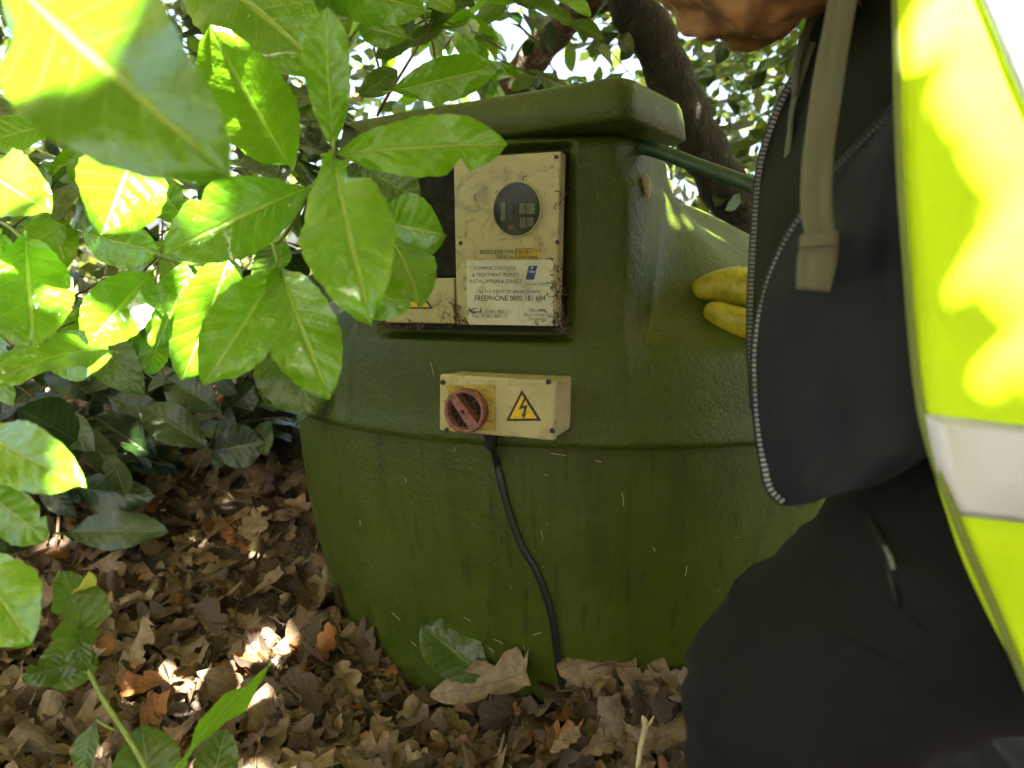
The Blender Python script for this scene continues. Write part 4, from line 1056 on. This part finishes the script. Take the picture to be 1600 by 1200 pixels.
# trousers
tn = [(pelvis + Vector((0, 0, .05)), .165), (hipL, .128), (hipL.lerp(kneeL, .5), .108), (kneeL, .091), (kneeL.lerp(ankL, .5), .075), (ankL, .065), (hipR, .118), (hipR.lerp(kneeR, .5), .10), (kneeR, .088), (kneeR.lerp(ankR, .5), .075), (ankR, .065)]
tm = skin_object('trousers', tn, [(0, 1), (1, 2), (2, 3), (3, 4), (4, 5), (0, 6), (6, 7), (7, 8), (8, 9), (9, 10)], M['trousers'], levels=3)
def crease(me, A_, B_, amp):
    ax = (B_-A_); L_ = ax.length; ax.normalize(); up = Vector((0, 0, 1)); sd_ = ax.cross(up).normalized(); up2 = sd_.cross(ax)
    nr = [v.normal.copy() for v in me.vertices]
    for v, n_ in zip(me.vertices, nr):
        w = v.co - A_; t_ = w.dot(ax)/L_; an = math.atan2(w.dot(up2), w.dot(sd_))
        if not -.3 < t_ < 1.5: continue
        k = math.sin(17*t_ + 2.6*math.sin(an*1.0+.6) + 1.2*math.sin(3.1*an)); k = max(0, k)**2.2
        k2 = math.sin(31*t_ - 2.1*an + 1.7*math.sin(5*t_)); k2 = max(0, k2)**3
        v.co += n_*(amp*k + amp*.55*k2)*(.35 + .65*abs(math.sin(an*1.5 + t_*3)))
tm.update(); crease(tm, hipL, kneeL, .010); crease(tm, hipR, kneeR, .006); tm.update()
trousers = link('trousers', tm, M['trousers'], person)
from mathutils.bvhtree import BVHTree
bvh = BVHTree.FromPolygons([v.co for v in tm.vertices], [p_.vertices for p_ in tm.polygons])
def on_trousers(px, py, off=.001):
    d_ = (at(px, py, 1.0) - CAM).normalized(); h_ = bvh.ray_cast(CAM, d_)
    return (h_[0] - d_*off) if h_[0] is not None else at(px, py, .6)
MB().tube(smoothpath([on_trousers(x, y) for x, y in [(1352, 800), (1368, 830), (1384, 865), (1392, 905), (1402, 945)]], 6), .0026, 6).build('pocket_zip', M['black_plastic'], trousers)
MB().tube(smoothpath([on_trousers(x, y, .003) for x, y in [(1378, 850), (1390, 868), (1396, 890)]], 4), .0022, 6).build('zip_pull', M['zip'], trousers)
for line in ([(1280, 985), (1350, 1010), (1430, 1050), (1510, 1080)], [(1402, 945), (1430, 975), (1465, 1000)]):
    MB().tube(smoothpath([on_trousers(x, y, .0005) for x, y in line], 6), .0014, 5).build('seam', M['trousers'], trousers)
# boots
for ank, toe in ((ankL, toeL), (ankR, toeR)):
    bmn = skin_object('boot', [(ank + Vector((0, 0, .06)), .058), (ank, .055), (ank.lerp(toe, .5) - Vector((0, 0, .01)), .05), (toe, .042)], [(0, 1), (1, 2), (2, 3)], M['black_plastic'])
    link('boot', bmn, M['black_plastic'], person)
# jacket trunk and sleeves
jn = [(pelvis + Vector((.02, 0, .03)), .16), (waist, .158), (chest, .168), (neckb, .11), (shL, .088), (elL, .066), (wrL, .05), (shR, .088), (elR, .066), (wrR, .046)]
jm = skin_object('jacket', jn, [(0, 1), (1, 2), (2, 3), (2, 4), (4, 5), (5, 6), (2, 7), (7, 8), (8, 9)], M['jacket'], levels=2)
jacket = link('jacket', jm, M['jacket'], person)

def sheet(name, left, right, mat, parent, nu=24, bulge=0.0, wr=.004, th=.003, seed=0, vsub=8, sag=0.0):
    """cloth sheet between two edge curves of (px, py, depth); a real surface with thickness"""
    Lp = smoothpath([at(*p) for p in left], vsub); Rp = smoothpath([at(*p) for p in right], vsub); rg = random.Random(seed)
    a = [rg.random()*6.28 for _ in range(6)]; V = []; F = []; n = len(Lp)
    for j in range(n):
        for i in range(nu+1):
            u = i/nu; p = Lp[j].lerp(Rp[j], u); d = (CAM - p).normalized()
            k = bulge*math.sin(math.pi*u) + wr*(math.sin(7*u + 9*j/n + a[0]) + .6*math.sin(13*u - 6*j/n + a[1]) + .5*math.sin(23*j/n + 5*u + a[2]))*min(1, 6*u)*min(1, 6*(1-u)+.2)
            V.append(p + d*k - Vector((0, 0, sag*math.sin(math.pi*u**.8)*(j/(n-1))**5)))
    for j in range(n-1):
        for i in range(nu): F.append((j*(nu+1)+i, j*(nu+1)+i+1, (j+1)*(nu+1)+i+1, (j+1)*(nu+1)+i))
    o = link(name, mesh(name, V, F), mat, parent)
    s = o.modifiers.new('thickness', 'SOLIDIFY'); s.thickness = th; s.offset = -1
    return o
# far front panel (inside of the open jacket) and near front panel, each with a zip edge
far_edge = [(1296, -60, .70), (1262, 40, .71), (1240, 120, .73), (1208, 190, .75), (1186, 270, .76), (1176, 400, .76), (1172, 520, .75), (1178, 640, .73)]
far_r = [(1450, -60, .60), (1450, 40, .60), (1450, 120, .60), (1450, 190, .60), (1450, 270, .60), (1450, 400, .60), (1450, 520, .60), (1450, 640, .60)]
sheet('far_front', far_edge, far_r, M['lining'], jacket, seed=1, wr=.006)
sheet('front_facing', [(1262, 30, .705), (1240, 150, .72), (1222, 260, .735), (1205, 380, .74), (1186, 495, .735)], [(1296, 20, .695), (1244, 160, .715), (1234, 260, .73), (1228, 340, .735), (1196, 495, .73)], M['webbing'], jacket, nu=6, wr=.001, seed=2, th=.002)
near_edge = [(1420, 150, .565), (1392, 180, .585), (1345, 228, .61), (1300, 275, .63), (1262, 325, .65), (1232, 370, .66), (1205, 430, .67), (1188, 490, .67), (1180, 560, .67), (1184, 650, .665), (1194, 725, .66), (1204, 764, .657), (1224, 785, .653)]
near_r = [(1425, 170, .55), (1430, 210, .55), (1440, 260, .55), (1445, 310, .55), (1450, 360, .55), (1455, 400, .55), (1460, 450, .55), (1460, 510, .55), (1462, 570, .55), (1465, 630, .55), (1468, 665, .55), (1470, 680, .55), (1472, 690, .55)]
sheet('near_front', near_edge, near_r, M['jacket'], jacket, seed=3, bulge=.012, wr=.006, th=.006, sag=.011)
def zipper(edge, parent, n=95, size=.0022):
    P = smoothpath([at(*p) for p in edge], 24); m = MB()
    ln = [0]
    for a, b in zip(P, P[1:]): ln.append(ln[-1] + (b-a).length)
    k = 0; step = .0043; s = 0; i = 0
    while s < ln[-1]:
        while ln[i+1] < s: i += 1
        p = P[i].lerp(P[i+1], (s-ln[i])/(ln[i+1]-ln[i])); t_ = (P[i+1]-P[i]).normalized(); c_ = (CAM-p).normalized(); w = t_.cross(c_).normalized()
        q = p + c_*.009
        vs = [q + t_*a*.0013 + w*b*.0024 + c_*d*.0012 for a in (-1, 1) for b in (-1, 1) for d in (-1, 1)]
        m.add(vs, [(0, 1, 3, 2), (4, 6, 7, 5), (0, 4, 5, 1), (2, 3, 7, 6), (0, 2, 6, 4), (1, 5, 7, 3)]); s += step
    o = m.build('zip', M['zip'], parent, smooth=False); o['kind'] = 'stuff'
    MB().tube([p + (CAM-p).normalized()*.003 for p in P], .0045, 6).build('zip_tape', M['jacket'], parent)
zipper(near_edge, jacket); zipper(far_edge[2:], jacket)
P_ = [(near_edge[i][0]+30, near_edge[i][1]+2, near_edge[i][2]-.016) for i in range(6, 11)]
MB().tube(smoothpath([at(*p) for p in P_], 6), .0016, 6).build('seam', M['jacket'], jacket)
strap = sheet('strap', [(1302, -60, .60), (1288, 30, .595), (1272, 110, .59), (1262, 180, .585), (1252, 260, .58), (1250, 330, .58), (1256, 366, .58), (1246, 400, .578), (1243, 452, .578)],
      [(1346, -60, .60), (1332, 30, .595), (1320, 110, .59), (1310, 180, .585), (1300, 260, .58), (1298, 330, .58), (1304, 366, .58), (1306, 400, .578), (1296, 456, .578)], M['webbing'], jacket, nu=8, wr=.0008, seed=4, th=.003)
sheet('strap_stop', [(1250, 368, .5765), (1247, 388, .5765)], [(1307, 362, .5765), (1306, 384, .5765)], M['webbing'], jacket, nu=6, bulge=.001, wr=.0, th=.004)
m = MB(); P2 = smoothpath([at(1330, -30, .66), at(1292, -5, .68), at(1262, 45, .69), at(1246, 95, .705), at(1243, 150, .715)], 6); m.tube(P2, .004, 8); m.build('collar_edge', M['webbing'], jacket)

# hi-vis vest over the jacket
VL = [(1396, -120, .55), (1400, 0, .54), (1404, 200, .53), (1416, 400, .52), (1440, 640, .51), (1490, 800, .50), (1545, 930, .50), (1600, 1062, .50), (1670, 1230, .50)]
def vest_point(u, v, off=0.0):
    """u across (0 = front edge), v = 0..1 down the edge"""
    P = VEST_EDGE; f = v*(len(P)-1); i = min(len(P)-2, int(f)); e = P[i].lerp(P[i+1], f-i)
    th = u*2.1
    p = e + Vector((.17*math.sin(th)*.9 , -.135*(1-math.cos(th))*1.0 - .03*math.sin(th), .012*math.sin(3*u+7*v)))
    p += Vector((-.3, -.9, .2)).normalized()*(off + .004*math.sin(15*v+4*u) + .003*math.sin(9*u+5))
    return p
VEST_EDGE = smoothpath([at(*p) for p in VL], 10)
def vest_sheet(name, u0, u1, v0, v1, mat, parent, off, nu=26, nv=70, th=.002):
    V = []; F = []
    for j in range(nv+1):
        for i in range(nu+1):
            uu = u0 + (u1-u0)*i/nu
            a_ = v0(uu) if callable(v0) else v0; b_ = v1(uu) if callable(v1) else v1
            V.append(vest_point(uu, a_ + (b_-a_)*j/nv, off))
    for j in range(nv):
        for i in range(nu): F.append((j*(nu+1)+i, j*(nu+1)+i+1, (j+1)*(nu+1)+i+1, (j+1)*(nu+1)+i))
    o = link(name, mesh(name, V, F), mat, parent); s = o.modifiers.new('thickness', 'SOLIDIFY'); s.thickness = th; s.offset = -1; return o
vest = vest_sheet('hi_vis_vest', 0, 1, 0, 1, M['hivis'], person, 0.0)
vest_sheet('reflective_tape', .004, 1, lambda u: .498 - .0*u, lambda u: .606, M['tape'], vest, .003, nv=12)
def shoulder_tape():
    V = []; F = []
    for j in range(25):
        v = .02 + .24*j/24
        for i in range(9):
            V.append(vest_point(.105 + .75*max(0, v-.10) + .30*i/8, v, .003))
    for j in range(24):
        for i in range(8): F.append((j*9+i, j*9+i+1, (j+1)*9+i+1, (j+1)*9+i))
    o = link('reflective_tape', mesh('reflective_tape', V, F), M['tape'], vest); s = o.modifiers.new('thickness', 'SOLIDIFY'); s.thickness = .002; s.offset = -1
shoulder_tape()
MB().tube([p + (CAM-p).normalized()*.001 for p in VEST_EDGE], .003, 8).build('binding', M['trim'], vest)

# glove: palm and five fingers, closing on the cover
def glove_mesh():
    palm = at(1215, 470, 1.285); kn = at(1172, 452, 1.30)
    nodes = [(at(1275, 468, 1.26), .042), (palm, (.040, .030)), (kn, (.034, .026))]; edges = [(0, 1), (1, 2)]
    def chain(root, pts, rr):
        prev = root
        for p, r in zip(pts, rr): nodes.append((p, r)); edges.append((prev, len(nodes)-1)); prev = len(nodes)-1
    chain(2, [at(1160, 452, 1.315), at(1130, 446, 1.325), at(1103, 449, 1.33), at(1080, 458, 1.325)], (.044, .034, .0245, .0150))        # index
    chain(1, [at(1195, 512, 1.27), at(1155, 504, 1.275), at(1125, 491, 1.285), at(1098, 481, 1.295)], (.038, .0275, .0235, .0155))   # thumb
    chain(2, [at(1165, 438, 1.355), at(1135, 432, 1.37), at(1112, 440, 1.385)], (.019, .017, .012))
    chain(2, [at(1182, 434, 1.385), at(1155, 430, 1.405), at(1136, 437, 1.42)], (.018, .016, .012))
    chain(2, [at(1202, 434, 1.405), at(1182, 430, 1.435), at(1168, 437, 1.45)], (.016, .014, .011))
    return skin_object('glove', nodes, edges, M['glove'], levels=2)
link('glove', glove_mesh(), M['glove'], person)
# beard and hair: clumps of curved strands
def strands(name, centre, axis_filter, nst, length, r, mat):
    m = MB(); rg = random.Random(5); k = 0
    while k < nst:
        d = Vector((rg.gauss(0, 1), rg.gauss(0, 1), rg.gauss(0, 1))).normalized()
        if not axis_filter(d): continue
        p = centre + Vector((d.x*.088, d.y*.082, d.z*.098)); g = (d + Vector((-.5, -.1, -.55)) + Vector((rg.gauss(0, .35), rg.gauss(0, .35), rg.gauss(0, .35)))).normalized()
        q = p + g*length*.5 + Vector((rg.gauss(0, .006), rg.gauss(0, .006), rg.gauss(0, .006))); e = p + g*length + Vector((rg.gauss(0, .012), rg.gauss(0, .012), -.01))
        m.tube([p - d*.012, p, q, e], [r, r, r*.8, r*.2], 4, False); k += 1
    return m.build(name, mat, person)
def beard_mesh():
    bmq = bmesh.new(); bmesh.ops.create_icosphere(bmq, subdivisions=6, radius=1.0)
    from mathutils import noise
    dele = []
    for v in bmq.verts:
        d = v.co.copy()
        if d.z > .28 or d.x > .62: dele.append(v); continue
        q = d*3.1 + Vector((noise.noise(d*6)*.6, 0, noise.noise(d*6 + Vector((9, 0, 0)))*.6))
        cl = noise.noise(d*3.0)*.016 + noise.noise(d*6.5)*.005 + noise.noise(Vector((d.x*40, d.y*90, d.z*12)))*.0022 + .012
        v.co = headc + Vector((d.x*.090 - .012, d.y*.086, d.z*.104)) + d*(cl - .004)
    bmesh.ops.delete(bmq, geom=dele, context='VERTS')
    me = bpy.data.meshes.new('beard'); bmq.to_mesh(me); bmq.free(); me.polygons.foreach_set('use_smooth', [True]*len(me.polygons)); return me
link('beard', beard_mesh(), M['beard'], person)
strands('hair', headc + Vector((.015, 0, .03)), lambda d: d.z > .35 or d.x > .55, 700, .03, .0026, M['beard'])
for s in (-1, 1):
    e_ = headc + Vector((-.082, .03*0 + s*.033, .012)); bmq = bmesh.new(); bmesh.ops.create_uvsphere(bmq, u_segments=12, v_segments=8, radius=.012)
    me = bpy.data.meshes.new('eye'); bmq.to_mesh(me); bmq.free(); link('eye', me, M['white_ink'], person, Matrix.Translation(e_))
    ear = headc + Vector((.012, s*.088, .0)); bmq = bmesh.new(); bmesh.ops.create_uvsphere(bmq, u_segments=12, v_segments=8, radius=.03)
    me = bpy.data.meshes.new('ear'); bmq.to_mesh(me); bmq.free(); me.transform(Matrix.Diagonal((.7, .3, 1.1, 1))); link('ear', me, M['skin'], person, Matrix.Translation(ear))
